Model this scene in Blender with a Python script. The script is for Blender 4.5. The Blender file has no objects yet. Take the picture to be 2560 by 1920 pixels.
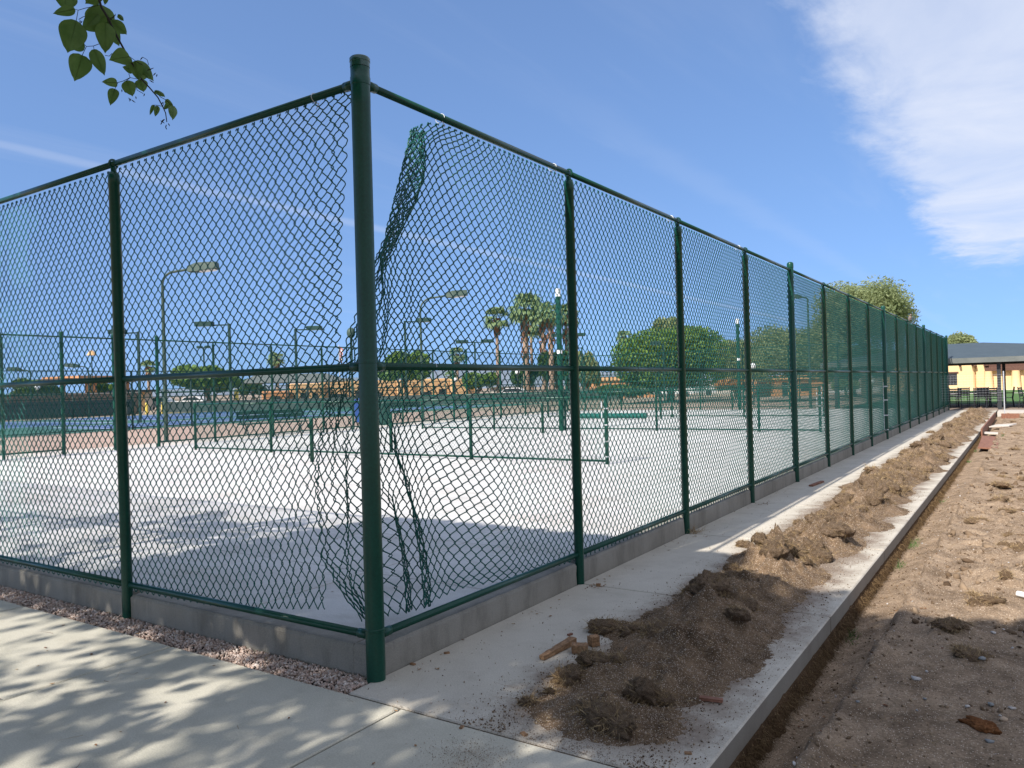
import bpy, bmesh, math, random
import numpy as np
from mathutils import Vector, Matrix, noise

S = bpy.context.scene
COL = S.collection
R = math.radians
rng = np.random.default_rng(7)
random.seed(7)

# ------------------------------------------------------------------ camera
CX, CY, CZ = 2.9611, -3.0671, 1.55
YAW, PIT, ROL, FPX = -0.5852, 0.0044, -0.0275, 1943.4
cp = np.array([CX, CY, CZ])
fw = np.array([math.sin(YAW) * math.cos(PIT), math.cos(YAW) * math.cos(PIT), math.sin(PIT)])
rt = np.array([math.cos(YAW), -math.sin(YAW), 0.0])
up = np.cross(rt, fw)
rt, up = rt * math.cos(ROL) + up * math.sin(ROL), -rt * math.sin(ROL) + up * math.cos(ROL)
cam = bpy.data.cameras.new('camera')
camo = bpy.data.objects.new('camera', cam)
COL.objects.link(camo)
M = Matrix(((rt[0], up[0], -fw[0], CX), (rt[1], up[1], -fw[1], CY), (rt[2], up[2], -fw[2], CZ), (0, 0, 0, 1)))
camo.matrix_world = M
cam.sensor_width = 36.0
cam.lens = 36.0 * FPX / 2560.0
cam.clip_start = 0.05
cam.clip_end = 30000
S.camera = camo

# ------------------------------------------------------------------ light
SUN = Vector((-0.16, -1.12, 1.0)).normalized()          # towards the sun
EL = math.asin(SUN.z)
AZ = math.atan2(SUN.x, SUN.y)
S.view_settings.view_transform = 'Standard'
S.view_settings.look = 'None'
S.view_settings.exposure = 0.75
S.view_settings.gamma = 1.0
S.view_settings.use_curve_mapping = False
sl = bpy.data.lights.new('sun', 'SUN')
sl.energy = 4.2
sl.angle = R(0.53)
sl.color = (1.0, 0.955, 0.89)
so = bpy.data.objects.new('sun', sl)
COL.objects.link(so)
so.rotation_euler = (-SUN).to_track_quat('-Z', 'Y').to_euler()

wd = bpy.data.worlds.new('World')
S.world = wd
wd.use_nodes = True
nt = wd.node_tree
nt.nodes.clear()


def N(tree, typ, **kw):
    n = tree.nodes.new(typ)
    for k, v in kw.items():
        setattr(n, k, v)
    return n


def sky_world():
    L = nt.links.new
    out = N(nt, 'ShaderNodeOutputWorld')
    bg = N(nt, 'ShaderNodeBackground')
    bg.inputs['Strength'].default_value = 0.125
    sky = N(nt, 'ShaderNodeTexSky')
    sky.sky_type = 'NISHITA'
    sky.sun_disc = False
    sky.sun_elevation = EL
    sky.sun_rotation = AZ
    sky.altitude = 50
    sky.air_density = 1.0
    sky.dust_density = 0.5
    sky.ozone_density = 3.0
    tc = N(nt, 'ShaderNodeTexCoord')
    sep = N(nt, 'ShaderNodeSeparateXYZ')
    L(tc.outputs['Generated'], sep.inputs[0])

    def m(op, a, b=None, c=None, clamp=False):
        n = N(nt, 'ShaderNodeMath', operation=op)
        n.use_clamp = clamp
        for i, v in enumerate((a, b, c)):
            if v is None:
                continue
            if isinstance(v, (int, float)):
                n.inputs[i].default_value = v
            else:
                L(v, n.inputs[i])
        return n.outputs[0]

    def sstep(v, a, b):
        n = N(nt, 'ShaderNodeMapRange', interpolation_type='SMOOTHSTEP')
        L(v, n.inputs[0])
        n.inputs[1].default_value = a
        n.inputs[2].default_value = b
        return n.outputs[0]

    # lookup direction lifted off the horizon, where the model sky is whitest
    cbz = N(nt, 'ShaderNodeCombineXYZ')
    L(sep.outputs[0], cbz.inputs[0])
    L(sep.outputs[1], cbz.inputs[1])
    L(m('ADD', m('MULTIPLY', m('MAXIMUM', sep.outputs[2], 0.0), 0.80), 0.22), cbz.inputs[2])
    nv = N(nt, 'ShaderNodeVectorMath', operation='NORMALIZE')
    L(cbz.outputs[0], nv.inputs[0])
    L(nv.outputs[0], sky.inputs['Vector'])
    z = m('MAXIMUM', sep.outputs[2], 0.03)
    px = m('DIVIDE', sep.outputs[0], z)          # position on a flat cloud layer
    py = m('DIVIDE', sep.outputs[1], z)
    up_ = sstep(sep.outputs[2], 0.02, 0.08)

    def tex(sx, sy, det, rough, dist=0.0, off=0.0):
        cb = N(nt, 'ShaderNodeCombineXYZ')
        L(m('MULTIPLY', px, sx), cb.inputs[0])
        L(m('MULTIPLY', py, sy), cb.inputs[1])
        cb.inputs[2].default_value = off
        n = N(nt, 'ShaderNodeTexNoise')
        n.inputs['Scale'].default_value = 1.0
        n.inputs['Detail'].default_value = det
        n.inputs['Roughness'].default_value = rough
        n.inputs['Distortion'].default_value = dist
        L(cb.outputs[0], n.inputs['Vector'])
        return n.outputs['Fac']
    n1 = tex(3.4, 1.5, 9, 0.62, 0.3, 1.3)
    n2 = tex(9, 5, 6, 0.6, 0.5, 4.1)
    edge = m('ADD', px, 0.60)
    edge = m('ADD', edge, m('MULTIPLY', m('SUBTRACT', n1, 0.5), 0.55))
    edge = m('ADD', edge, m('MULTIPLY', m('SUBTRACT', n2, 0.5), 0.16))
    far = m('ADD', m('SUBTRACT', 8.3, py), m('MULTIPLY', m('SUBTRACT', n1, 0.5), 3.0))
    mask = m('MULTIPLY', sstep(edge, -0.04, 0.30), sstep(far, -0.6, 1.6))
    n3 = tex(1.6, 1.1, 8, 0.6, 0.6, 9.0)
    dens = m('ADD', 0.70, m('MULTIPLY', m('SUBTRACT', n3, 0.5), 0.9), clamp=True)
    mask = m('MULTIPLY', mask, dens)
    # thin high streaks and the old contrail
    st = tex(2.2, 0.30, 5, 0.6, 0.4, 22.0)
    haze = m('MULTIPLY', sstep(st, 0.50, 0.82), 0.09)
    ctn = tex(2.5, 2.2, 4, 0.6, 0.0, 31.0)
    wob = m('MULTIPLY', m('SUBTRACT', ctn, 0.5), 0.10)
    dx = m('ABSOLUTE', m('ADD', m('ADD', px, 3.31), wob))
    ct = m('MULTIPLY', m('SUBTRACT', 1.0, sstep(dx, 0.01, 0.11)), 0.19)
    ct = m('MULTIPLY', ct, sstep(py, -3.0, 0.0))
    dx2 = m('ABSOLUTE', m('ADD', m('ADD', px, 1.33), m('MULTIPLY', wob, 2.0)))
    ct2 = m('MULTIPLY', m('MULTIPLY', m('SUBTRACT', 1.0, sstep(dx2, 0.01, 0.16)), sstep(py, 1.5, 3.6)), 0.06)
    tot = m('MAXIMUM', m('MAXIMUM', mask, ct), m('MAXIMUM', haze, ct2))
    tot = m('MULTIPLY', tot, up_)
    mx = N(nt, 'ShaderNodeMixRGB')
    L(tot, mx.inputs[0])
    hsv = N(nt, 'ShaderNodeHueSaturation')
    hsv.inputs['Saturation'].default_value = SKY_SAT
    hsv.inputs['Value'].default_value = SKY_VAL
    L(sky.outputs[0], hsv.inputs['Color'])
    hsv.inputs['Hue'].default_value = 0.504
    veil = N(nt, 'ShaderNodeMixRGB')
    veil.inputs[0].default_value = 0.09
    L(hsv.outputs[0], veil.inputs[1])
    veil.inputs[2].default_value = (3.0, 3.4, 4.6, 1)
    L(veil.outputs[0], mx.inputs[1])
    mx.inputs[2].default_value = CLOUD
    L(mx.outputs[0], bg.inputs['Color'])
    L(bg.outputs[0], out.inputs['Surface'])


SKY_SAT, SKY_VAL = 1.14, 1.0
CLOUD = (3.9, 4.15, 4.8, 1)
sky_world()


# ------------------------------------------------------------------ helpers
def ray(px, py):
    return fw + rt * ((px - 1280) / FPX) - up * ((py - 960) / FPX)


def at_depth(px, py, d):
    return cp + d * ray(px, py)


def on_ground(px, py, z=0.0):
    d = ray(px, py)
    return cp + d * ((z - CZ) / d[2])


def on_x(px, py, x):
    d = ray(px, py)
    return cp + d * ((x - CX) / d[0])


def on_y(px, py, y):
    d = ray(px, py)
    return cp + d * ((y - CY) / d[1])


def base_at(px, d, z=0.0):
    """ground point below the pixel column px at depth d"""
    lo, hi = 200.0, 1800.0
    for _ in range(40):
        mid = (lo + hi) / 2
        if at_depth(px, mid, d)[2] > z:
            lo = mid
        else:
            hi = mid
    p = at_depth(px, lo, d)
    return np.array([p[0], p[1], z])


def to_px(p):
    d = np.asarray(p, float) - cp
    z = float(d @ fw)
    return 1280 + FPX * float(d @ rt) / z, 960 - FPX * float(d @ up) / z, z


def tag(o, label=None, cat=None, group=None, kind=None):
    if label:
        o['label'] = label
    if cat:
        o['category'] = cat
    if group:
        o['group'] = group
    if kind:
        o['kind'] = kind
    return o


def thing(name, label, cat, loc=(0, 0, 0), rz=0.0, group=None):
    o = bpy.data.objects.new(name, None)
    o.empty_display_size = 0.2
    COL.objects.link(o)
    o.location = loc
    o.rotation_euler = (0, 0, rz)
    return tag(o, label, cat, group)


def struct(name):
    o = bpy.data.objects.new(name, None)
    COL.objects.link(o)
    o['kind'] = 'structure'
    return o


def place(name, me, mat=None, parent=None, loc=None, rot=None, scale=None):
    if mat is not None and not me.materials:
        me.materials.append(mat)
    o = bpy.data.objects.new(name, me)
    COL.objects.link(o)
    if parent is not None:
        o.parent = parent
    if loc is not None:
        o.location = loc
    if rot is not None:
        o.rotation_euler = rot
    if scale is not None:
        o.scale = scale
    return o


def copy_tree(o, parent=None):
    c = o.copy()
    COL.objects.link(c)
    c.parent = parent
    for ch in [k for k in CHILD.get(o.name, [])]:
        d = ch.copy()
        COL.objects.link(d)
        d.parent = c
        for g in CHILD.get(ch.name, []):
            e = g.copy()
            COL.objects.link(e)
            e.parent = d
    return c


CHILD = {}


def index_children(*roots):
    for r in roots:
        CHILD[r.name] = list(r.children)
        for c in r.children:
            CHILD[c.name] = list(c.children)


def np_mesh(name, V, F, smooth=False):
    """fast mesh from an (n,3) array and an (m,3) or (m,4) face array"""
    V = np.asarray(V, np.float32)
    F = np.asarray(F, np.int32)
    me = bpy.data.meshes.new(name)
    k = F.shape[1]
    me.vertices.add(len(V))
    me.vertices.foreach_set('co', V.ravel())
    me.loops.add(F.size)
    me.loops.foreach_set('vertex_index', F.ravel())
    me.polygons.add(len(F))
    me.polygons.foreach_set('loop_start', np.arange(0, F.size, k, dtype=np.int32))
    if smooth:
        me.polygons.foreach_set('use_smooth', np.ones(len(F), bool))
    me.update(calc_edges=True)
    me.validate()
    return me


class MB:
    """collects shapes, becomes ONE mesh"""

    def __init__(self):
        self.v = []
        self.f = []

    def add(self, V, F):
        o = len(self.v)
        self.v += [tuple(map(float, p)) for p in V]
        self.f += [tuple(i + o for i in q) for q in F]
        return self

    def box(self, a, b, ch=0.0):
        """axis aligned box, optional chamfer on the top and vertical edges"""
        x0, y0, z0 = a
        x1, y1, z1 = b
        if ch <= 0:
            V = [(x0, y0, z0), (x1, y0, z0), (x1, y1, z0), (x0, y1, z0), (x0, y0, z1), (x1, y0, z1), (x1, y1, z1), (x0, y1, z1)]
            F = [(3, 2, 1, 0), (4, 5, 6, 7), (0, 1, 5, 4), (1, 2, 6, 5), (2, 3, 7, 6), (3, 0, 4, 7)]
            return self.add(V, F)

        def ring(x0, y0, x1, y1, c, z):
            return [(x0 + c, y0, z), (x1 - c, y0, z), (x1, y0 + c, z), (x1, y1 - c, z), (x1 - c, y1, z), (x0 + c, y1, z), (x0, y1 - c, z), (x0, y0 + c, z)]
        V = ring(x0, y0, x1, y1, ch, z0) + ring(x0, y0, x1, y1, ch, z1 - ch) + ring(x0 + ch, y0 + ch, x1 - ch, y1 - ch, ch * .5, z1)  # top face
        F = [tuple(range(7, -1, -1)), tuple(range(16, 24))]
        for k in range(2):
            for i in range(8):
                j = (i + 1) % 8
                F.append((k * 8 + i, k * 8 + j, k * 8 + 8 + j, k * 8 + 8 + i))
        return self.add(V, F)

    def obox(self, c, ux, uy, uz, h):
        """oriented box: centre, three unit axes, half sizes"""
        c = Vector(c)
        ux, uy, uz = Vector(ux) * h[0], Vector(uy) * h[1], Vector(uz) * h[2]
        V = [c + ux * sx + uy * sy + uz * sz for sz in (-1, 1) for sx, sy in ((-1, -1), (1, -1), (1, 1), (-1, 1))]
        F = [(3, 2, 1, 0), (4, 5, 6, 7), (0, 1, 5, 4), (1, 2, 6, 5), (2, 3, 7, 6), (3, 0, 4, 7)]
        return self.add(V, F)

    def tube(self, pts, r, n=8, cap=True):
        pts = [Vector(p) for p in pts]
        rs = r if isinstance(r, (list, tuple)) else [r] * len(pts)
        t0 = (pts[1] - pts[0]).normalized()
        a = Vector((0, 0, 1)) if abs(t0.z) < 0.9 else Vector((1, 0, 0))
        nrm = t0.cross(a).normalized()
        V, F = [], []
        for i, p in enumerate(pts):
            if i == 0:
                t = pts[1] - pts[0]
            elif i == len(pts) - 1:
                t = pts[-1] - pts[-2]
            else:
                t = (pts[i + 1] - p).normalized() + (p - pts[i - 1]).normalized()
            t.normalize()
            nrm = (nrm - t * nrm.dot(t)).normalized()
            b = t.cross(nrm)
            for k in range(n):
                an = 2 * math.pi * k / n
                V.append(p + (nrm * math.cos(an) + b * math.sin(an)) * rs[i])
        for i in range(len(pts) - 1):
            for k in range(n):
                j = (k + 1) % n
                F.append((i * n + k, i * n + j, i * n + n + j, i * n + n + k))
        if cap:
            F.append(tuple(range(n - 1, -1, -1)))
            F.append(tuple(range((len(pts) - 1) * n, len(pts) * n)))
        return self.add(V, F)

    def lathe(self, prof, c=(0, 0, 0), n=16):
        V, F = [], []
        for r, z in prof:
            for k in range(n):
                an = 2 * math.pi * k / n
                V.append((c[0] + r * math.cos(an), c[1] + r * math.sin(an), c[2] + z))
        for i in range(len(prof) - 1):
            for k in range(n):
                j = (k + 1) % n
                F.append((i * n + k, i * n + j, i * n + n + j, i * n + n + k))
        if prof[0][0] > 1e-5:
            F.append(tuple(range(n - 1, -1, -1)))
        if prof[-1][0] > 1e-5:
            F.append(tuple(range((len(prof) - 1) * n, len(prof) * n)))
        return self.add(V, F)

    def ball(self, c, r, n=10, m=7, sz=1.0):
        prof = [(max(1e-6, r * math.sin(math.pi * i / m)), -r * sz * math.cos(math.pi * i / m)) for i in range(m + 1)]
        return self.lathe(prof, c, n)

    def prism(self, poly, d):
        """planar polygon (list of 3D points) extruded by vector d"""
        n = len(poly)
        d = Vector(d)
        V = [Vector(p) for p in poly] + [Vector(p) + d for p in poly]
        F = [tuple(range(n - 1, -1, -1)), tuple(range(n, 2 * n))]
        for i in range(n):
            j = (i + 1) % n
            F.append((i, j, n + j, n + i))
        return self.add(V, F)

    def mesh(self, name, smooth=False):
        me = bpy.data.meshes.new(name)
        me.from_pydata(self.v, [], self.f)
        if smooth:
            me.polygons.foreach_set('use_smooth', np.ones(len(me.polygons), bool))
        me.update()
        return me

    def build(self, name, mat, parent=None, smooth=False, loc=None, rot=None):
        me = self.mesh(name, smooth)
        if smooth:
            me.set_sharp_from_angle(angle=R(40))
        return place(name, me, mat, parent, loc, rot)


# ------------------------------------------------------------------ materials
def mat_noise(name, cols, scale=5.0, detail=6, rough=0.6, bump=0.0, bscale=60.0, spec=0.3, metallic=0.0, stretch=(1, 1, 1), coords='Object', ramp=(0.3, 0.7), fine=0.0, coat=0.0):
    """noise mix of two or three colours, with optional fine bump"""
    mt = bpy.data.materials.new(name)
    mt.use_nodes = True
    t = mt.node_tree
    b = t.nodes['Principled BSDF']
    L = t.links.new
    tc = N(t, 'ShaderNodeTexCoord')
    mp = N(t, 'ShaderNodeMapping')
    mp.inputs['Scale'].default_value = stretch
    L(tc.outputs[coords], mp.inputs[0])
    nz = N(t, 'ShaderNodeTexNoise')
    nz.inputs['Scale'].default_value = scale
    nz.inputs['Detail'].default_value = detail
    nz.inputs['Roughness'].default_value = 0.65
    L(mp.outputs[0], nz.inputs['Vector'])
    cr = N(t, 'ShaderNodeValToRGB')
    e = cr.color_ramp.elements
    e[0].position, e[1].position = ramp
    e[0].color = (*cols[0], 1)
    e[1].color = (*cols[-1], 1)
    if len(cols) == 3:
        k = e.new(sum(ramp) / 2)
        k.color = (*cols[1], 1)
    L(nz.outputs['Fac'], cr.inputs[0])
    colout = cr.outputs[0]
    if fine > 0:
        n2 = N(t, 'ShaderNodeTexNoise')
        n2.inputs['Scale'].default_value = bscale
        n2.inputs['Detail'].default_value = 4
        L(tc.outputs[coords], n2.inputs['Vector'])
        mr = N(t, 'ShaderNodeMapRange')
        mr.inputs[1].default_value = 0.3
        mr.inputs[2].default_value = 0.7
        mr.inputs[3].default_value = 1 - fine
        mr.inputs[4].default_value = 1 + fine
        L(n2.outputs['Fac'], mr.inputs[0])
        mx = N(t, 'ShaderNodeVectorMath', operation='SCALE')
        L(colout, mx.inputs[0])
        L(mr.outputs[0], mx.inputs['Scale'])
        colout = mx.outputs[0]
    L(colout, b.inputs['Base Color'])
    b.inputs['Roughness'].default_value = rough
    b.inputs['Specular IOR Level'].default_value = spec
    b.inputs['Metallic'].default_value = metallic
    if coat:
        b.inputs['Coat Weight'].default_value = coat
    if bump > 0:
        n3 = N(t, 'ShaderNodeTexNoise')
        n3.inputs['Scale'].default_value = bscale
        n3.inputs['Detail'].default_value = 5
        L(tc.outputs[coords], n3.inputs['Vector'])
        bp = N(t, 'ShaderNodeBump')
        bp.inputs['Strength'].default_value = bump
        bp.inputs['Distance'].default_value = 0.01
        L(n3.outputs['Fac'], bp.inputs['Height'])
        L(bp.outputs[0], b.inputs['Normal'])
    return mt


def mat_leaf(name, c0, c1, trans=0.35, scale=1.5, rough=0.5, per_obj=False):
    mt = mat_noise(name, [c0, c1], scale=scale, detail=3, rough=rough, spec=0.25)
    t = mt.node_tree
    b = t.nodes['Principled BSDF']
    out = t.nodes['Material Output']
    tr = N(t, 'ShaderNodeBsdfTranslucent')
    src = b.inputs['Base Color'].links[0].from_socket
    hs = N(t, 'ShaderNodeHueSaturation')
    hs.inputs['Value'].default_value = 1.5
    hs.inputs['Hue'].default_value = 0.485
    t.links.new(src, hs.inputs['Color'])
    t.links.new(hs.outputs[0], tr.inputs['Color'])
    mx = N(t, 'ShaderNodeMixShader')
    mx.inputs[0].default_value = trans
    t.links.new(b.outputs[0], mx.inputs[1])
    t.links.new(tr.outputs[0], mx.inputs[2])
    t.links.new(mx.outputs[0], out.inputs['Surface'])
    return mt


def mat_slab(name, c0, c1, stain, amt=0.5, streak=(1, 1, 1), big=0.5):
    """broom finished concrete: broad tone, stains, fine speckle, hairline relief"""
    mt = mat_noise(name, [c0, c1], scale=1.1, detail=8, rough=0.85, bump=0.25, bscale=190, spec=0.2, coords='Generated', ramp=(0.32, 0.68))
    t = mt.node_tree
    b = t.nodes['Principled BSDF']
    L = t.links.new
    geo = N(t, 'ShaderNodeNewGeometry')
    for n in list(t.nodes):
        if n.type == 'TEX_COORD':
            for l in list(t.links):
                if l.from_node == n:
                    L(geo.outputs['Position'], l.to_socket)
    src = b.inputs['Base Color'].links[0].from_socket
    mp = N(t, 'ShaderNodeMapping')
    mp.inputs['Scale'].default_value = streak
    L(geo.outputs['Position'], mp.inputs[0])
    nz = N(t, 'ShaderNodeTexNoise')
    nz.inputs['Scale'].default_value = 2.6
    nz.inputs['Detail'].default_value = 9
    nz.inputs['Roughness'].default_value = 0.72
    L(mp.outputs[0], nz.inputs['Vector'])
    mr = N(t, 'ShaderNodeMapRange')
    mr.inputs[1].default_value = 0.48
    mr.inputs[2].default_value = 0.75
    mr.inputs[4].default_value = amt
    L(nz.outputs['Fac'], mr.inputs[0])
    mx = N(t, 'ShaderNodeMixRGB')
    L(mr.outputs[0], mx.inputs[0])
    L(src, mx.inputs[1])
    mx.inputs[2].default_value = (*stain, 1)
    n2 = N(t, 'ShaderNodeTexNoise')
    n2.inputs['Scale'].default_value = 130
    n2.inputs['Detail'].default_value = 3
    L(geo.outputs['Position'], n2.inputs['Vector'])
    mr2 = N(t, 'ShaderNodeMapRange')
    mr2.inputs[1].default_value = 0.3
    mr2.inputs[2].default_value = 0.7
    mr2.inputs[3].default_value = 0.86
    mr2.inputs[4].default_value = 1.12
    L(n2.outputs['Fac'], mr2.inputs[0])
    sc = N(t, 'ShaderNodeVectorMath', operation='SCALE')
    L(mx.outputs[0], sc.inputs[0])
    L(mr2.outputs[0], sc.inputs['Scale'])
    L(sc.outputs[0], b.inputs['Base Color'])
    mt['mixnode'] = mx.name
    return mt


def soil_stain(mt):
    """brown dust on the walk, thickest under the heap of turf and fading towards both edges"""
    t = mt.node_tree
    b = t.nodes['Principled BSDF']
    L = t.links.new
    src = b.inputs['Base Color'].links[0].from_socket
    geo = N(t, 'ShaderNodeNewGeometry')
    sep = N(t, 'ShaderNodeSeparateXYZ')
    L(geo.outputs['Position'], sep.inputs[0])
    nz = N(t, 'ShaderNodeTexNoise')
    nz.inputs['Scale'].default_value = 3.0
    nz.inputs['Detail'].default_value = 8
    nz.inputs['Roughness'].default_value = 0.7
    L(geo.outputs['Position'], nz.inputs['Vector'])
    a = N(t, 'ShaderNodeMath', operation='SUBTRACT')
    L(sep.outputs[0], a.inputs[0])
    a.inputs[1].default_value = 1.25
    a2 = N(t, 'ShaderNodeMath', operation='ABSOLUTE')
    L(a.outputs[0], a2.inputs[0])
    a3 = N(t, 'ShaderNodeMath', operation='MULTIPLY_ADD')
    L(nz.outputs['Fac'], a3.inputs[0])
    a3.inputs[1].default_value = -0.80
    L(a2.outputs[0], a3.inputs[2])
    mr = N(t, 'ShaderNodeMapRange', interpolation_type='SMOOTHSTEP')
    L(a3.outputs[0], mr.inputs[0])
    mr.inputs[1].default_value = -0.10
    mr.inputs[2].default_value = 0.26
    mr.inputs[3].default_value = 0.85
    mr.inputs[4].default_value = 0.0
    yy = N(t, 'ShaderNodeMapRange', interpolation_type='SMOOTHSTEP')
    L(sep.outputs[1], yy.inputs[0])
    yy.inputs[1].default_value = -0.32
    yy.inputs[2].default_value = 0.15
    mu = N(t, 'ShaderNodeMath', operation='MULTIPLY')
    L(mr.outputs[0], mu.inputs[0])
    L(yy.outputs[0], mu.inputs[1])
    mx = N(t, 'ShaderNodeMixRGB')
    L(mu.outputs[0], mx.inputs[0])
    L(src, mx.inputs[1])
    mx.inputs[2].default_value = (0.155, 0.105, 0.072, 1)
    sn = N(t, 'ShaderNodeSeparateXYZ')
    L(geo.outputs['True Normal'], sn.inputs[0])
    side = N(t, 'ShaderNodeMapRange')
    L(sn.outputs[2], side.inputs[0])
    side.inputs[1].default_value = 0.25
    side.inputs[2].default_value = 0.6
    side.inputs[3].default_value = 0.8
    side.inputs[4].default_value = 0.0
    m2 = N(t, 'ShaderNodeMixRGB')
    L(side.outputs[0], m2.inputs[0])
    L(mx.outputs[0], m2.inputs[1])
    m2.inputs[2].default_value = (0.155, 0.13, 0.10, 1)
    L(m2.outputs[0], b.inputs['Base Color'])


def mat_soil(name, dark, mid, fleck, fleck_amt=0.5, fscale=160, bump=0.6):
    """loose soil: two browns in clumps, pale grains of perlite and straw, rough relief"""
    mt = mat_noise(name, [dark, mid], scale=5, detail=10, rough=1.0, spec=0.05, coords='Object', ramp=(0.3, 0.7))
    t = mt.node_tree
    b = t.nodes['Principled BSDF']
    L = t.links.new
    tc = [n for n in t.nodes if n.type == 'TEX_COORD'][0]
    src = b.inputs['Base Color'].links[0].from_socket
    n2 = N(t, 'ShaderNodeTexNoise')
    n2.inputs['Scale'].default_value = 75
    n2.inputs['Detail'].default_value = 6
    n2.inputs['Roughness'].default_value = 0.75
    L(tc.outputs['Object'], n2.inputs['Vector'])
    mr = N(t, 'ShaderNodeMapRange')
    mr.inputs[1].default_value = 0.3
    mr.inputs[2].default_value = 0.7
    mr.inputs[3].default_value = 0.55
    mr.inputs[4].default_value = 1.45
    L(n2.outputs['Fac'], mr.inputs[0])
    sc = N(t, 'ShaderNodeVectorMath', operation='SCALE')
    L(src, sc.inputs[0])
    L(mr.outputs[0], sc.inputs['Scale'])
    vo = N(t, 'ShaderNodeTexVoronoi')
    vo.inputs['Scale'].default_value = fscale
    L(tc.outputs['Object'], vo.inputs['Vector'])
    pick = N(t, 'ShaderNodeSeparateColor')
    L(vo.outputs['Color'], pick.inputs[0])
    gt = N(t, 'ShaderNodeMath', operation='GREATER_THAN')
    L(pick.outputs[0], gt.inputs[0])
    gt.inputs[1].default_value = 1 - fleck_amt
    lt = N(t, 'ShaderNodeMath', operation='LESS_THAN')
    L(vo.outputs['Distance'], lt.inputs[0])
    lt.inputs[1].default_value = 0.38
    mu = N(t, 'ShaderNodeMath', operation='MULTIPLY')
    L(gt.outputs[0], mu.inputs[0])
    L(lt.outputs[0], mu.inputs[1])
    mx = N(t, 'ShaderNodeMixRGB')
    L(mu.outputs[0], mx.inputs[0])
    L(sc.outputs[0], mx.inputs[1])
    mx.inputs[2].default_value = (*fleck, 1)
    L(mx.outputs[0], b.inputs['Base Color'])
    bp = N(t, 'ShaderNodeBump')
    bp.inputs['Strength'].default_value = bump
    bp.inputs['Distance'].default_value = 0.012
    L(n2.outputs['Fac'], bp.inputs['Height'])
    L(bp.outputs[0], b.inputs['Normal'])
    return mt


def mat_random(name, cols, rough=0.9, spec=0.15):
    """each loose piece (mesh island) takes one colour from a ramp"""
    mt = bpy.data.materials.new(name)
    mt.use_nodes = True
    t = mt.node_tree
    b = t.nodes['Principled BSDF']
    g = N(t, 'ShaderNodeNewGeometry')
    cr = N(t, 'ShaderNodeValToRGB')
    e = cr.color_ramp.elements
    n = len(cols)
    e[0].position, e[0].color = 0.0, (*cols[0], 1)
    e[1].position, e[1].color = 1.0, (*cols[-1], 1)
    for i in range(1, n - 1):
        k = e.new(i / (n - 1))
        k.color = (*cols[i], 1)
    t.links.new(g.outputs['Random Per Island'], cr.inputs[0])
    t.links.new(cr.outputs[0], b.inputs['Base Color'])
    b.inputs['Roughness'].default_value = rough
    b.inputs['Specular IOR Level'].default_value = spec
    return mt


GREEN = mat_noise('green_paint', [(0.0025, 0.041, 0.025), (0.005, 0.062, 0.038)], scale=2.5, detail=9, rough=0.30, spec=0.35, bump=0.08, bscale=70, fine=0.16, ramp=(0.25, 0.75))
GREEN_W = mat_noise('green_vinyl_wire', [(0.004, 0.080, 0.062), (0.008, 0.105, 0.082)], scale=3, rough=0.38, spec=0.35)
GREEN_P = mat_noise('pale_green_paint', [(0.035, 0.062, 0.048), (0.055, 0.085, 0.065)], scale=2, rough=0.55)
DGREEN = mat_noise('dark_green_paint', [(0.012, 0.04, 0.035), (0.02, 0.055, 0.045)], scale=2, rough=0.5)
ZINC = mat_noise('galvanised_steel', [(0.45, 0.46, 0.47), (0.65, 0.66, 0.66)], scale=20, rough=0.45, spec=0.5, metallic=0.3)
WHITE = mat_noise('white_paint', [(0.70, 0.70, 0.69), (0.82, 0.82, 0.80)], scale=6, rough=0.6)
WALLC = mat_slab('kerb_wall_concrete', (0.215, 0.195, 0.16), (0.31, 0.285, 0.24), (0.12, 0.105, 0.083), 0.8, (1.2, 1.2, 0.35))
PATH = mat_slab('path_concrete', (0.43, 0.405, 0.325), (0.51, 0.475, 0.39), (0.33, 0.30, 0.235), 0.55)
WALK = mat_slab('walk_concrete', (0.47, 0.425, 0.35), (0.55, 0.50, 0.42), (0.35, 0.305, 0.245), 0.6)
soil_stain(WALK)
COURT = mat_slab('court_concrete', (0.49, 0.475, 0.45), (0.62, 0.60, 0.57), (0.37, 0.335, 0.285), 0.7, (0.35, 0.9, 1))
JOINT = mat_noise('joint_grit', [(0.045, 0.038, 0.03), (0.10, 0.085, 0.07)], scale=40, rough=1.0)
JOINTC = mat_noise('pale_joint_grit', [(0.05, 0.048, 0.045), (0.10, 0.095, 0.09)], scale=40, rough=1.0)
SOIL = mat_soil('heap_soil', (0.075, 0.049, 0.030), (0.25, 0.170, 0.107), (0.60, 0.50, 0.40), 0.19, 190, 1.0)
DIRT = mat_soil('bare_dirt', (0.15, 0.104, 0.068), (0.40, 0.29, 0.195), (0.60, 0.49, 0.38), 0.15, 130, 1.0)
CLOD = mat_soil('clod_soil', (0.12, 0.078, 0.046), (0.27, 0.18, 0.11), (0.55, 0.45, 0.36), 0.15, 130, 1.0)
TRENCH = mat_soil('trench_dirt', (0.20, 0.135, 0.085), (0.30, 0.21, 0.138), (0.5, 0.43, 0.36), 0.05, 120, 0.7)
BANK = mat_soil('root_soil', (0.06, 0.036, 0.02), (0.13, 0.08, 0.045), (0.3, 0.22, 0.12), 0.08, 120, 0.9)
STRAW = mat_random('dry_grass', [(0.14, 0.088, 0.042), (0.32, 0.215, 0.105), (0.46, 0.34, 0.19), (0.20, 0.13, 0.065), (0.38, 0.27, 0.14)])
ROOTS = mat_random('brown_roots', [(0.06, 0.036, 0.018), (0.14, 0.088, 0.045), (0.24, 0.16, 0.08)])
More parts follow.
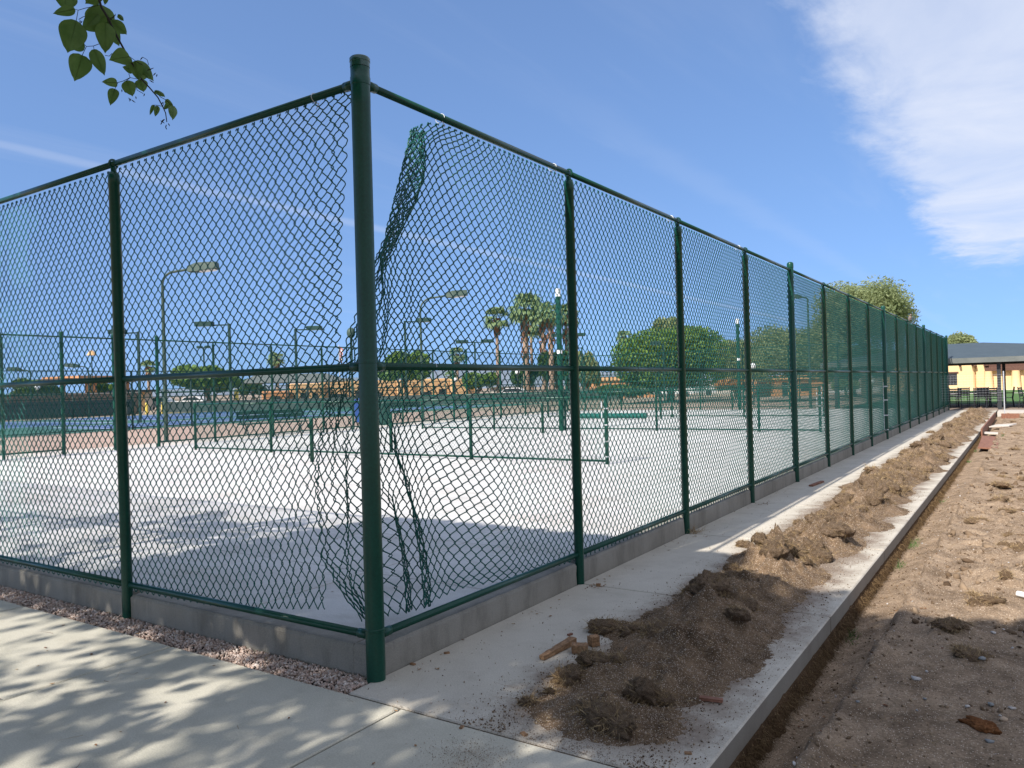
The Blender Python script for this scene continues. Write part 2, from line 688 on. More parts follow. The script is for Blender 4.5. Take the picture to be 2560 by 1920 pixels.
CRUMB = mat_random('pale_crumbs', [(0.10, 0.07, 0.045), (0.42, 0.33, 0.25), (0.6, 0.52, 0.44), (0.16, 0.11, 0.07)])
DCRUMB = mat_random('brown_crumbs', [(0.07, 0.045, 0.028), (0.16, 0.108, 0.068), (0.28, 0.20, 0.13), (0.11, 0.072, 0.045)], 1.0, 0.02)
PEBBLE = mat_random('pink_gravel', [(0.36, 0.25, 0.20), (0.55, 0.42, 0.35), (0.48, 0.35, 0.28), (0.66, 0.57, 0.50), (0.28, 0.20, 0.16)])
STONE = mat_random('field_stones', [(0.30, 0.29, 0.28), (0.50, 0.48, 0.46), (0.38, 0.30, 0.24), (0.62, 0.60, 0.58)])
WOOD = mat_noise('split_wood', [(0.16, 0.085, 0.042), (0.34, 0.20, 0.105)], scale=14, stretch=(1, 6, 6), rough=0.85, bump=0.5, bscale=60, fine=0.3)
BOARD = mat_noise('red_board', [(0.17, 0.072, 0.042), (0.26, 0.12, 0.075)], scale=3, stretch=(6, 1, 6), rough=0.7, fine=0.2, bscale=30)
GRASS = mat_random('green_blades', [(0.035, 0.085, 0.02), (0.07, 0.14, 0.035), (0.10, 0.15, 0.05)])
DEADLEAF = mat_random('dead_leaves', [(0.12, 0.05, 0.03), (0.22, 0.11, 0.055), (0.30, 0.2, 0.1)])
LAWN = mat_noise('lawn_grass', [(0.045, 0.105, 0.022), (0.085, 0.16, 0.04)], scale=3, rough=0.95, fine=0.35, bscale=25)
PINK = mat_noise('pink_rock_ground', [(0.30, 0.215, 0.165), (0.42, 0.31, 0.25)], scale=6, rough=1.0, fine=0.35, bscale=12)
TAN = mat_noise('dry_earth', [(0.26, 0.20, 0.145), (0.36, 0.28, 0.21)], scale=0.3, rough=1.0, fine=0.25, bscale=3)
BLUE = mat_noise('blue_court_paint', [(0.05, 0.095, 0.22), (0.065, 0.12, 0.26)], scale=0.6, rough=0.75)
GRCOURT = mat_noise('green_court_paint', [(0.035, 0.11, 0.085), (0.05, 0.14, 0.105)], scale=0.6, rough=0.75)
YELLOW = mat_noise('ochre_stucco', [(0.70, 0.47, 0.235), (0.77, 0.535, 0.28)], scale=0.7, rough=0.95, bump=0.2, bscale=15)
ORANGE = mat_noise('orange_stucco', [(0.48, 0.23, 0.105), (0.57, 0.29, 0.14)], scale=0.7, rough=0.95, bump=0.2, bscale=15)
TANST = mat_noise('tan_stucco', [(0.56, 0.34, 0.16), (0.64, 0.41, 0.21)], scale=0.7, rough=0.95, bump=0.2, bscale=15)
BROWN = mat_noise('brown_timber', [(0.085, 0.04, 0.028), (0.14, 0.07, 0.048)], scale=5, stretch=(1, 4, 4), rough=0.8)
DARKW = mat_noise('dark_glass', [(0.02, 0.02, 0.022), (0.035, 0.035, 0.04)], scale=2, rough=0.15, spec=0.5)
SLATE = mat_noise('slate_fabric', [(0.048, 0.068, 0.083), (0.06, 0.082, 0.098)], scale=1.5, rough=0.8, fine=0.06, bscale=8)
GREYF = mat_noise('grey_fascia', [(0.11, 0.12, 0.11), (0.16, 0.165, 0.15)], scale=2, rough=0.7)
BLACKM = mat_noise('black_metal', [(0.016, 0.017, 0.018), (0.03, 0.031, 0.033)], scale=6, rough=0.45, spec=0.5)
PAVER = mat_noise('red_brown_pavers', [(0.22, 0.165, 0.13), (0.31, 0.24, 0.19)], scale=2, rough=0.9, fine=0.25, bscale=14)
PALEC = mat_noise('pale_walk', [(0.46, 0.41, 0.36), (0.54, 0.49, 0.43)], scale=1, rough=0.9)
SCREEN = mat_noise('dark_windscreen', [(0.055, 0.07, 0.065), (0.075, 0.092, 0.085)], scale=1.2, rough=0.9)
GWALL = mat_noise('brown_block_wall', [(0.13, 0.105, 0.09), (0.18, 0.15, 0.125)], scale=1.5, rough=0.95, fine=0.15, bscale=6)
BARK = mat_noise('grey_brown_bark', [(0.09, 0.065, 0.045), (0.17, 0.125, 0.09)], scale=4, stretch=(4, 4, 0.7), rough=0.95, bump=0.6, bscale=18)
PALMT = mat_noise('palm_trunk', [(0.24, 0.165, 0.115), (0.36, 0.26, 0.19)], scale=3, stretch=(1, 1, 6), rough=0.95, bump=0.5, bscale=12)
PALMS = mat_noise('dead_palm_fronds', [(0.15, 0.075, 0.042), (0.24, 0.13, 0.08)], scale=6, stretch=(4, 4, 1), rough=1.0)
FROND = mat_leaf('palm_fronds', (0.12, 0.19, 0.08), (0.25, 0.33, 0.16), 0.3, 2.0)
LEAF_B = mat_leaf('bright_tree_leaves', (0.07, 0.14, 0.028), (0.17, 0.26, 0.055), 0.3, 0.9)
LEAF_D = mat_leaf('dark_tree_leaves', (0.045, 0.09, 0.026), (0.085, 0.15, 0.045), 0.2, 0.9)
LEAF_O = mat_leaf('olive_tree_leaves', (0.17, 0.21, 0.09), (0.31, 0.35, 0.17), 0.4, 0.9)
LEAF_T = mat_leaf('twig_leaves', (0.065, 0.125, 0.026), (0.10, 0.175, 0.04), 0.5, 30.0, 0.42)
TWIG = mat_noise('twig_bark', [(0.014, 0.011, 0.009), (0.03, 0.022, 0.016)], scale=60, rough=0.8)
YPAINT = mat_noise('yellow_paint', [(0.62, 0.47, 0.08), (0.72, 0.56, 0.12)], scale=4, rough=0.6)
BLUEP = mat_noise('blue_plastic', [(0.02, 0.05, 0.22), (0.03, 0.07, 0.28)], scale=3, rough=0.45)
GLASSW = mat_noise('white_globe', [(0.75, 0.75, 0.72), (0.82, 0.82, 0.8)], scale=2, rough=0.25, spec=0.5)
REDP = mat_noise('red_cloth', [(0.45, 0.16, 0.14), (0.55, 0.22, 0.19)], scale=3, rough=0.9)
FEATHER = mat_noise('dove_feathers', [(0.16, 0.12, 0.10), (0.28, 0.22, 0.19)], scale=25, rough=0.9)
HAZE_ROCK = mat_noise('haze_blue_rock', [(0.155, 0.185, 0.23), (0.20, 0.235, 0.28)], scale=0.003, rough=1.0)  # hill rock, the blue of distance haze put into its colour
RUST = mat_soil('rust_soil', (0.12, 0.05, 0.02), (0.24, 0.10, 0.04), (0.3, 0.15, 0.07), 0.1, 120, 0.9)

# ------------------------------------------------------------------ setting: ground, court, paths
SR, SL0, SL1 = 2.287, 2.384, 2.2737
ZC = 0.10                                             # court surface
ZT, ZM, ZB = 3.219, 1.685, 0.233                      # rail heights
RY = [SR * i for i in range(17)]
LX = [0.0] + [SL0 + SL1 * i for i in range(8)]


def sheet(name, mat, x0, y0, x1, y1, z, th=0.4, kind='structure', parent=None):
    o = MB().box((x0, y0, z - th), (x1, y1, z)).build(name, mat, parent)
    if kind and parent is None:
        o['kind'] = kind
    return o


sheet('ground', TAN, -6000, -6000, 6000, 6000, -0.50, 0.5)
sheet('pink_gravel_ground', PINK, -32.4, -30, -18.50, 37.2, 0.055, 0.5)
sheet('bare_earth', TAN, -150, -60, -32.404, 140, 0.03, 0.5)
sheet('field_earth', TAN, -32.4, 37.204, -18.504, 140, 0.045, 0.5)


def slab_mesh(w, d, th, ch=0.006):
    return MB().box((0, 0, -th), (w, d, 0), ch).mesh('slab')


# court: near panels one by one, beyond them one sheet
court = struct('court_slab')
CG = 1.312
cm = slab_mesh(CG - 0.013, CG - 0.013, 0.14, 0.003)
nx, ny = 14, 6
for i in range(nx):
    for j in range(ny):
        place('panel', cm, COURT, court, (-0.174 - CG * (i + 1), 0.174 + CG * j, ZC))
MB().box((-18.55, 0.172, -0.3), (-0.172, 0.172 + CG * ny, ZC - 0.010)).build('joint_bed', JOINTC, court)
MB().box((-18.55, 0.174 + CG * ny, -0.3), (-0.172, 36.75, ZC)).build('panel', COURT, court)

# front path: slabs with open joints
path = struct('front_path')
PY0, PY1 = -2.75, -0.222
edges = [0.372 + 1.88 * k for k in range(-8, 1)] + [1.855]
for a, b in zip(edges[:-1], edges[1:]):
    place('slab', slab_mesh(b - a - 0.014, PY1 - PY0 - 0.004, 0.12), PATH, path, (a + 0.007, PY0, 0))
MB().box((edges[0], PY0, -0.35), (1.850, PY1 - 0.004, -0.014)).build('joint_bed', JOINT, path)
for a, b in zip(edges[:-1], edges[1:]):
    place('slab', slab_mesh(b - a - 0.007, 1.6, 0.12), PATH, path, (a + 0.0035, PY0 - 1.606, 0))

# side walk along the fence: one slab per fence bay
walk = struct('side_walk')
ye = [-0.215] + RY[1:]
for a, b in zip(ye[:-1], ye[1:]):
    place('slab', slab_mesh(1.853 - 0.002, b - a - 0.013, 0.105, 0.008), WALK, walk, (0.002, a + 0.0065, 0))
MB().box((0.004, -0.213, -0.4), (1.835, RY[16], -0.016)).build('joint_bed', JOINT, walk)


def fbm(x, y, s, o=4, seed=0.0):
    return noise.fractal(Vector((x * s + seed, y * s - seed, seed)), 1.0, 2.0, o)


def heightfield(name, xs, ys, fz, mat, kind='structure', smooth=True):
    V = [(x, y, fz(x, y)) for y in ys for x in xs]
    n, m = len(xs), len(ys)
    idx = np.arange(n * m).reshape(m, n)
    F = np.stack([idx[:-1, :-1], idx[:-1, 1:], idx[1:, 1:], idx[1:, :-1]], -1).reshape(-1, 4)
    me = np_mesh(name, V, F, smooth)
    o = place(name, me, mat)
    if kind:
        o['kind'] = kind
    return o


def sst(a, b, x):
    t = min(1.0, max(0.0, (x - a) / (b - a)))
    return t * t * (3 - 2 * t)


def ridge_x(y):
    return 2.09 + 0.055 * sst(0.5, 3.0, y) + 0.007 * min(max(y, 0), 12) + 0.035 * fbm(0.3, y, 1.7, 4, 3.0)


CLODS = []
for k in range(170):
    y = -0.5 + 33 * (k / 170.0) ** 1.5 + random.uniform(-.4, .4)
    x = 2.45 + random.random() ** 1.2 * (1.8 + 0.30 * max(y, 0))
    if y < 3.2 and random.random() < 0.85:
        continue
    CLODS.append((x, y, random.uniform(0.06, 0.20), random.uniform(0.02, 0.06), random.uniform(-.6, .6)))
CLODS += [(3.02, 4.35, 0.20, 0.10, 0.2), (2.66, 2.10, 0.16, 0.03, 0.1), (3.15, 3.65, 0.22, 0.05, -.3)]


def dirt_z(x, y):
    rx = ridge_x(y)
    n1 = fbm(x, y, 2.2, 5, 1.0)
    n2 = fbm(x, y, 11, 4, 5.0)
    floor_ = -0.205 + 0.05 * sst(1.95, 2.12, x) + 0.014 * n1 + 0.006 * n2
    far_ = sst(2.2, 4.5, y) * sst(2.15, 2.6, x)
    top = -0.095 + 0.022 * n1 + 0.010 * n2 + 0.035 * max(0, fbm(x, y, 0.8, 3, 9.0))
    if far_ > 0:
        n3 = fbm(x * 0.8, y, 3.4, 4, 12.0)
        n4 = fbm(x, y, 8.0, 3, 15.0)
        vd = noise.voronoi(Vector((x * 5.5 + 0.5 * n1, y * 6.5 + 0.5 * n4, 0.3)))[0][0]
        top += far_ * (0.5 + 0.8 * max(0.0, n3 + .2)) * 0.085 * max(0.0, 0.5 - vd)
        top += far_ * (0.055 * max(0.0, n3 - 0.02) ** 0.9 + 0.022 * n4 + 0.012)
    top += 0.034 * math.exp(-((x - rx - 0.05) / 0.06) ** 2) * (0.8 + n1)
    s = sst(rx - 0.022, rx + 0.03, x + 0.02 * n2)
    z = floor_ * (1 - s) + top * s
    if x > 2.4:
        for (a, b, r, h, t) in CLODS:
            dx, dy = x - a, y - b
            if abs(dx) < 0.8 and abs(dy) < 0.8:
                u = dx * math.cos(t) + dy * math.sin(t)
                v = -dx * math.sin(t) + dy * math.cos(t)
                q = (u / (r * 1.7)) ** 2 + (v / (r * 0.8)) ** 2
                if q < 4:
                    z += h * math.exp(-q * 1.3) * (0.75 + 0.6 * n2 + 0.35 * fbm(x, y, 24, 2, 4.0))
    return z


def lin(a, b, st):
    return list(np.linspace(a, b, int(round((b - a) / st)) + 1))


Y_CUT = 9.0
heightfield('dirt_field', lin(1.856, 2.30, 0.02) + lin(2.33, 6.6, 0.034), lin(-2.0, Y_CUT, 0.034), dirt_z, DIRT)
heightfield('far_dirt_field', lin(1.856, 2.36, 0.04) + lin(2.42, 22, 0.15), lin(Y_CUT, 34.6, 0.11), dirt_z, DIRT)
heightfield('side_dirt_field', lin(6.6, 22, 0.3), lin(-2.0, Y_CUT, 0.3), dirt_z, DIRT)
heightfield('rear_dirt_field', lin(1.856, 22, 0.3), lin(-12.0, -2.0, 0.3), lambda x, y: -0.07 + 0.02 * fbm(x, y, 1.5), DIRT)
sheet('rear_earth', TAN, -24, -30, 1.85, PY0 - 1.61, -0.02, 0.4)

# patio, lawn and walks at the far end
sheet('patio', PAVER, -5, 36.85, 30, 43.6, -0.004, 0.3)
sheet('patio_edge', PALEC, 1.9, 34.7, 30, 36.84, -0.008, 0.3)
sheet('patio_end', PALEC, -5, 43.605, 40, 44.3, 0.0, 0.3)
sheet('north_earth', PINK, -18.5, 44.305, -5.004, 85.6, 0.02, 0.3)
sheet('lawn', LAWN, -5.0, 44.305, 60, 71.0, -0.01, 0.3)
sheet('lawn_walk', PALEC, -5.0, 71.005, 60, 72.2, 0.0, 0.3)
sheet('back_lawn', LAWN, -5.0, 72.205, 60, 85.6, -0.01, 0.3)
sheet('building_apron', PALEC, -20, 85.605, 60, 140, 0.0, 0.3)
sheet('north_strip', PINK, -18.5, 36.85, -5.005, 44.3, 0.04, 0.3)

# neighbouring courts to the left
BC = ((-40.5, -34.6, -10), (-40.5, -34.6, 17.5), (-40.5, -34.6, 35), (-58.5, -43.5, -10), (-58.5, -43.5, 8), (-58.5, -43.5, 26))
sheet('green_court', GRCOURT, -60, -25, -32.2, 56, 0.070, 0.3)
for (xa, xb, ya) in BC:
    sheet('blue_court', BLUE, xa, ya, xb, ya + 15.5, 0.074, 0.1)
ln = MB()
for (xa, xb, ya) in BC:
    if True:
        for y in (ya + 0.4, ya + 7.7, ya + 15.0):
            ln.box((xa + .2, y, 0.05), (xb - .2, y + 0.07, 0.078))
        for x in (xa + .2, (xa + xb) / 2, xb - .27):
            ln.box((x, ya + .475, 0.05), (x + 0.07, ya + 7.695, 0.0782))
            ln.box((x, ya + 7.775, 0.05), (x + 0.07, ya + 14.995, 0.0782))
ln.build('court_lines', WHITE)['kind'] = 'structure'

# distant ridge
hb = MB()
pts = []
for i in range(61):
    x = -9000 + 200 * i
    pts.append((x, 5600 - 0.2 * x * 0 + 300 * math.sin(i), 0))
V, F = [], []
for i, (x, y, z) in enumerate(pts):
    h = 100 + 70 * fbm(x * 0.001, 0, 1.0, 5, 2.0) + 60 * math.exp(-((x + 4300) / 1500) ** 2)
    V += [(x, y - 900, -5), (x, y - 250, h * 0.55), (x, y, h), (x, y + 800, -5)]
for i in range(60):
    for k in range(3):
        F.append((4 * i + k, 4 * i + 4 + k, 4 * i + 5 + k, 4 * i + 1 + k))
hb.add(V, F).build('distant_hills', HAZE_ROCK, smooth=True)['kind'] = 'structure'

# ------------------------------------------------------------------ chain link fabric


def tubes(P, NR, r, sides):
    """P (W,N,3) polylines, NR reference normal (3,) or (W,N,3): one mesh of round wires"""
    T = np.gradient(P, axis=1)
    T /= np.linalg.norm(T, axis=2, keepdims=True) + 1e-12
    NRb = np.broadcast_to(np.asarray(NR, float), P.shape)
    B1 = np.cross(T, NRb)
    B1 /= np.linalg.norm(B1, axis=2, keepdims=True) + 1e-9
    B2 = np.cross(B1, T)
    W, n = P.shape[:2]
    ang = np.arange(sides) * 2 * math.pi / sides
    V = P[:, :, None, :] + r * (np.cos(ang)[None, None, :, None] * B1[:, :, None, :] + np.sin(ang)[None, None, :, None] * B2[:, :, None, :])
    idx = np.arange(W * n * sides).reshape(W, n, sides)
    nx_ = np.roll(idx, -1, axis=2)
    F = np.stack([idx[:, :-1], nx_[:, :-1], nx_[:, 1:], idx[:, 1:]], -1).reshape(-1, 4)
    return V.reshape(-1, 3), F


def weave(nw, nseg, w, hs, rich=True, ov=0.0042, cz=0.0034, hook=True):
    """flat zigzag wires: (a along the run, b down from the top, c out of plane)"""
    out = []
    for k in range(nw):
        p = []
        if rich and hook:
            s0 = 1 if k % 2 == 0 else -1
            c0 = (k + (1 if k % 2 == 0 else 0)) * w
            p += [(c0 - s0 * 0.012, 0.004, -0.006), (c0 - s0 * 0.009, -0.012, -0.004)]
        for i in range(nseg + 1):
            s = 1 if (i + k) % 2 == 0 else -1
            col = k + (1 if s > 0 else 0)
            b = i * hs
            p.append((col * w + s * (ov if rich else 0), b, 0.0))
            if rich and i < nseg:
                c = cz * s
                q = col - s
                p.append((col * w - s * 0.0035, b + 0.0085, c))
                p.append((0.5 * (col + q) * w, b + 0.5 * hs, c * 0.9))
                p.append((q * w + s * 0.0035, b + hs - 0.0085, c))
        out.append(p)
    return np.array(out, float)


PH = 3.02
NW, NSEG = 59, 70
WR = 0.0041
ABC = weave(NW, NSEG, SR / NW, PH / NSEG)
FP = np.stack([ABC[..., 0], ABC[..., 2], -ABC[..., 1]], -1)
FP[..., 1] += 0.006 * np.sin(FP[..., 0] * 3.1 / SR * 2) * np.sin(FP[..., 2] * 2.1)
PANEL = np_mesh('chain_link_panel', *tubes(FP, (0, 1, 0), WR, 4))
FAR_ABC = weave(NW, NSEG, SR / NW, PH / NSEG, rich=False)
PANEL_FAR = np_mesh('chain_link_far', *tubes(np.stack([FAR_ABC[..., 0], FAR_ABC[..., 2], -FAR_ABC[..., 1]], -1), (0, 1, 0), 0.0024, 3))
LOW_H = 1.12
LOW_ABC = weave(78, 26, 3.03 / 78, LOW_H / 26, rich=False)
PANEL_LOW = np_mesh('chain_link_low', *tubes(np.stack([LOW_ABC[..., 0], LOW_ABC[..., 2], -LOW_ABC[..., 1]], -1), (0, 1, 0), 0.0024, 3))


def tube_mesh(L, r, n=10):
    return MB().tube([(0, 0, 0), (L, 0, 0)], r, n).mesh('rail', True)


def post_mesh(h, r, loop=True, n=14):
    m = MB()
    m.lathe([(r, 0), (r, h - 0.09), (r * 1.06, h - 0.088), (r * 1.06, h - 0.03), (r * 0.9, h - 0.010), (r * 0.5, h), (1e-6, h + 0.002)], n=n)
    if loop:
        ring = [(0.012 * 0, 0.031 * math.cos(a), ZT + 0.031 * math.sin(a)) for a in np.linspace(0, 2 * math.pi, 15)]
        m.tube(ring, 0.0075, 6, cap=False)
        m.tube([(0, 0, h - 0.01), (0, 0, ZT - 0.025)], 0.02, 8)
    me = m.mesh('post', True)
    me.set_sharp_from_angle(angle=R(50))
    return me


LINE_POST = post_mesh(3.165, 0.037)
TERM_POST = post_mesh(3.36, 0.046, loop=False)
BAND = MB().lathe([(0.0490, -0.012), (0.0490, 0.012)], n=14).mesh('band')


def fence_run(name, label, xs, rz, side, tall=(), skip=(), tilt=None, group=None, loc=(0, 0, 0), panel=None, no_mesh=(), post0=True):
    """run along local +x; fabric on the local +y side (side=1) or -y (side=-1)"""
    root = thing(name, label, 'fence', loc, rz, group)
    for i, x in enumerate(xs):
        if i == 0 and not post0:
            continue
        term = i in tall
        o = place('post', TERM_POST if term else LINE_POST, GREEN, root, (x, 0, -0.02 + (0 if not term else 0)))
        if not term:
            o.location.z = 0.0
        if tilt and i in tilt:
            o.rotation_euler = tilt[i]
    for i in range(len(xs) - 1):
        L = xs[i + 1] - xs[i]
        for nm, z, r in (('top_rail', ZT, 0.0215), ('mid_rail', ZM, 0.0215), ('bottom_rail', ZB, 0.0215)):
            g = 0.0 if nm == 'top_rail' else 0.036
            key = (round(L, 4), g, r)
            if key not in RAILS:
                RAILS[key] = tube_mesh(L - 2 * g, r)
            place(nm, RAILS[key], GREEN, root, (xs[i] + g, 0, z))
        if i not in no_mesh:
            o = place('chain_link_mesh', panel or PANEL, GREEN_W, root, (xs[i], side * 0.043, ZT - 0.028))
            o.scale = (L / SR, 1, 1)
    return root


RAILS = {}
near_right = fence_run('chain_link_fence', 'long green chain link fence running from the corner post to the shaded patio', RY, R(90), 1, tall=(4, 8, 12, 16), no_mesh=(0,), post0=False)
near_left = fence_run('chain_link_fence', 'green chain link fence above the strip of pink gravel', LX, R(180), -1, tall=(), no_mesh=(0,), post0=False,
                      tilt={1: (0, R(0.75), 0)})

# corner post with its cap, belongs to the long run
cpst = MB().lathe([(0.0515, -0.03), (0.0515, 0.262), (0.0535, 0.264), (0.0535, 0.275), (0.0515, 0.277), (0.0515, 1.70), (0.0535, 1.702), (0.0535, 1.716), (0.0515, 1.718),
                   (0.0515, 3.09), (0.0522, 3.092), (0.0522, 3.2), (0.0545, 3.202), (0.0545, 3.242), (0.0522, 3.245), (0.0522, 3.295)], n=28)
corner = cpst.build('post', GREEN, near_right, smooth=True)
corner.rotation_euler = (0, 0, 0)
cap = MB().lathe([(0.0535, 3.297), (0.0535, 3.325), (0.0556, 3.327), (0.0556, 3.345), (0.050, 3.352), (0.03, 3.357), (1e-6, 3.358)], n=28).build('post_cap', mat_noise('worn_cap', [(0.006, 0.05, 0.032), (0.03, 0.085, 0.062)], scale=18, rough=0.2, spec=0.6), corner, smooth=True)
# couplings where the rails meet the corner post, and white tie wires on the rails
CUP = MB().tube([(0.052, 0, 0), (0.115, 0, 0)], 0.0265, 12).mesh('cup', True)
for z in (ZT, ZM, ZB):
    place('rail_end_cup', CUP, GREEN, near_right, (0, 0, z))
    place('rail_end_cup', CUP, GREEN, near_left, (0, 0, z))


def tie(parent, x, z, side, mat):
    m = MB()
    a = [(x + 0.004 * math.sin(t), side * 0.012 + 0.034 * math.cos(t), z + 0.029 * math.sin(t)) for t in np.linspace(-2.2, 3.2, 14)]
    m.tube(a, 0.0022, 5)
    m.tube([a[0], (x + 0.02, a[0][1], a[0][2] - 0.03)], 0.0022, 5)
    m.build('tie_wire', mat, parent)


for x in (0.70, 2.06, 4.4, 6.6):
    tie(near_right, x, ZT, 1, ZINC)
for x in (0.08, 0.36):
    tie(near_left, x, ZT, -1, ZINC)
for i in range(1, 4):
    for k in range(1, 4):
        tie(near_right, RY[i] + SR * k / 4 + 0.03, ZM, 1, GREEN_W)
        tie(near_right, RY[i] + SR * k / 4 + 0.03, ZB, 1, GREEN_W)
tie(near_right, 0.56, ZM, 1, ZINC)


# torn fabric beside the corner post ------------------------------------------------
def torn(rows, wsrc, nw, nseg, jit, to_local, nref, parent, fold=1.0, seed=3):
    """rows: list of (t, [(u, 3D point)...]); maps the flat weave onto the hanging, folded sheet"""
    ts = np.array([r[0] for r in rows])
    us = np.linspace(0, 1, 73)
    G = np.zeros((len(rows), len(us), 3))
    for i, (t, pts_) in enumerate(rows):
        u = [p[0] for p in pts_]
        A = np.array([p[1] for p in pts_])
        for c in range(3):
            G[i, :, c] = np.interp(us, u, A[:, c])
    # soften kinks along the sheet
    crump = np.random.default_rng(seed + 40)
    H = G.copy()
    for _ in range(1):
        H[:, 1:-1] = 0.25 * G[:, :-2] + 0.5 * G[:, 1:-1] + 0.25 * G[:, 2:]
        G = H.copy()
    abc = weave(nw, nseg, 1.0 / nw, 1.0 / nseg, rich=False)
    W = wsrc
    ABCs = weave(nw, nseg, W / nw, PH / nseg, rich=True, hook=True)
    A = ABCs[..., 0] / W
    B = np.clip(ABCs[..., 1] / PH, -0.01, 1.0)
    C = ABCs[..., 2]
    ls = np.clip((A - 0.62) / 0.38, 0, 1) * np.clip((1 - A) * 9, 0, 1) * fold
    A = A + ls * (0.022 * np.sin(A * 38 + 9 * B) + 0.014 * np.sin(A * 71 - 21 * B + 1))
    B = np.clip(B + ls * 0.007 * np.sin(A * 55 + 14 * B), -0.01, 1.0)
    if fold > 0.3:
        wl = np.clip((A - 0.6) / 0.3, 0, 1)
        B = B * (1 - wl) + wl * np.interp(B, [-0.012, 0.37, 1.0], [-0.012, 0.41, 1.0])
    A = np.clip(A, 0, 1.0)
    fu = A * (len(us) - 1)
    iu = np.clip(fu.astype(int), 0, len(us) - 2)
    du = (fu - iu)[..., None]
    it = np.clip(np.searchsorted(ts, B, side='right') - 1, 0, len(ts) - 2)
    # smooth rows with a hermite-like blend
    dt = np.clip((B - ts[it]) / (ts[it + 1] - ts[it]), 0, 1)[..., None]
    Pm = (G[it, iu] * (1 - du) + G[it, iu + 1] * du) * (1 - dt) + (G[it + 1, iu] * (1 - du) + G[it + 1, iu + 1] * du) * dt
    g = np.random.default_rng(seed)
    loose = np.clip((A - 0.55) / 0.45, 0, 1)[..., None]
    wob = np.zeros_like(Pm)
    ph = g.uniform(0, 6.28, (nw, 3))
    for k in range(nw):
        s = np.linspace(0, 1, Pm.shape[1])
        for c in range(3):
            wob[k, :, c] = 0.5 * np.sin(s * 11 + ph[k, c]) + 0.5 * np.sin(s * 27 + 2 * ph[k, c])
    Pm = Pm + wob * loose * jit + g.normal(0, 0.0016, Pm.shape) * loose
    # out of plane half of the weave
    Pm = Pm + C[..., None] * np.asarray(nref)
    Q = to_local(Pm)
    V, F = tubes(Q, to_local(np.asarray(nref)[None, None, :])[0, 0], WR, 4)
    place('chain_link_mesh', np_mesh('torn_panel', V, F), GREEN_W, parent)


XP = -0.043


def rx_(u, px, py, off=0.0):
    return (u, on_x(px, py, XP - off))


z_top, z_bot = ZT - 0.028, ZT - 0.028 - PH


def pst(t):
    return (0.0, np.array([XP, SR, z_top + (z_bot - z_top) * t]))


def rail_pt(u, y, t):
    return (u, np.array([XP, y, z_top + (z_bot - z_top) * t]))


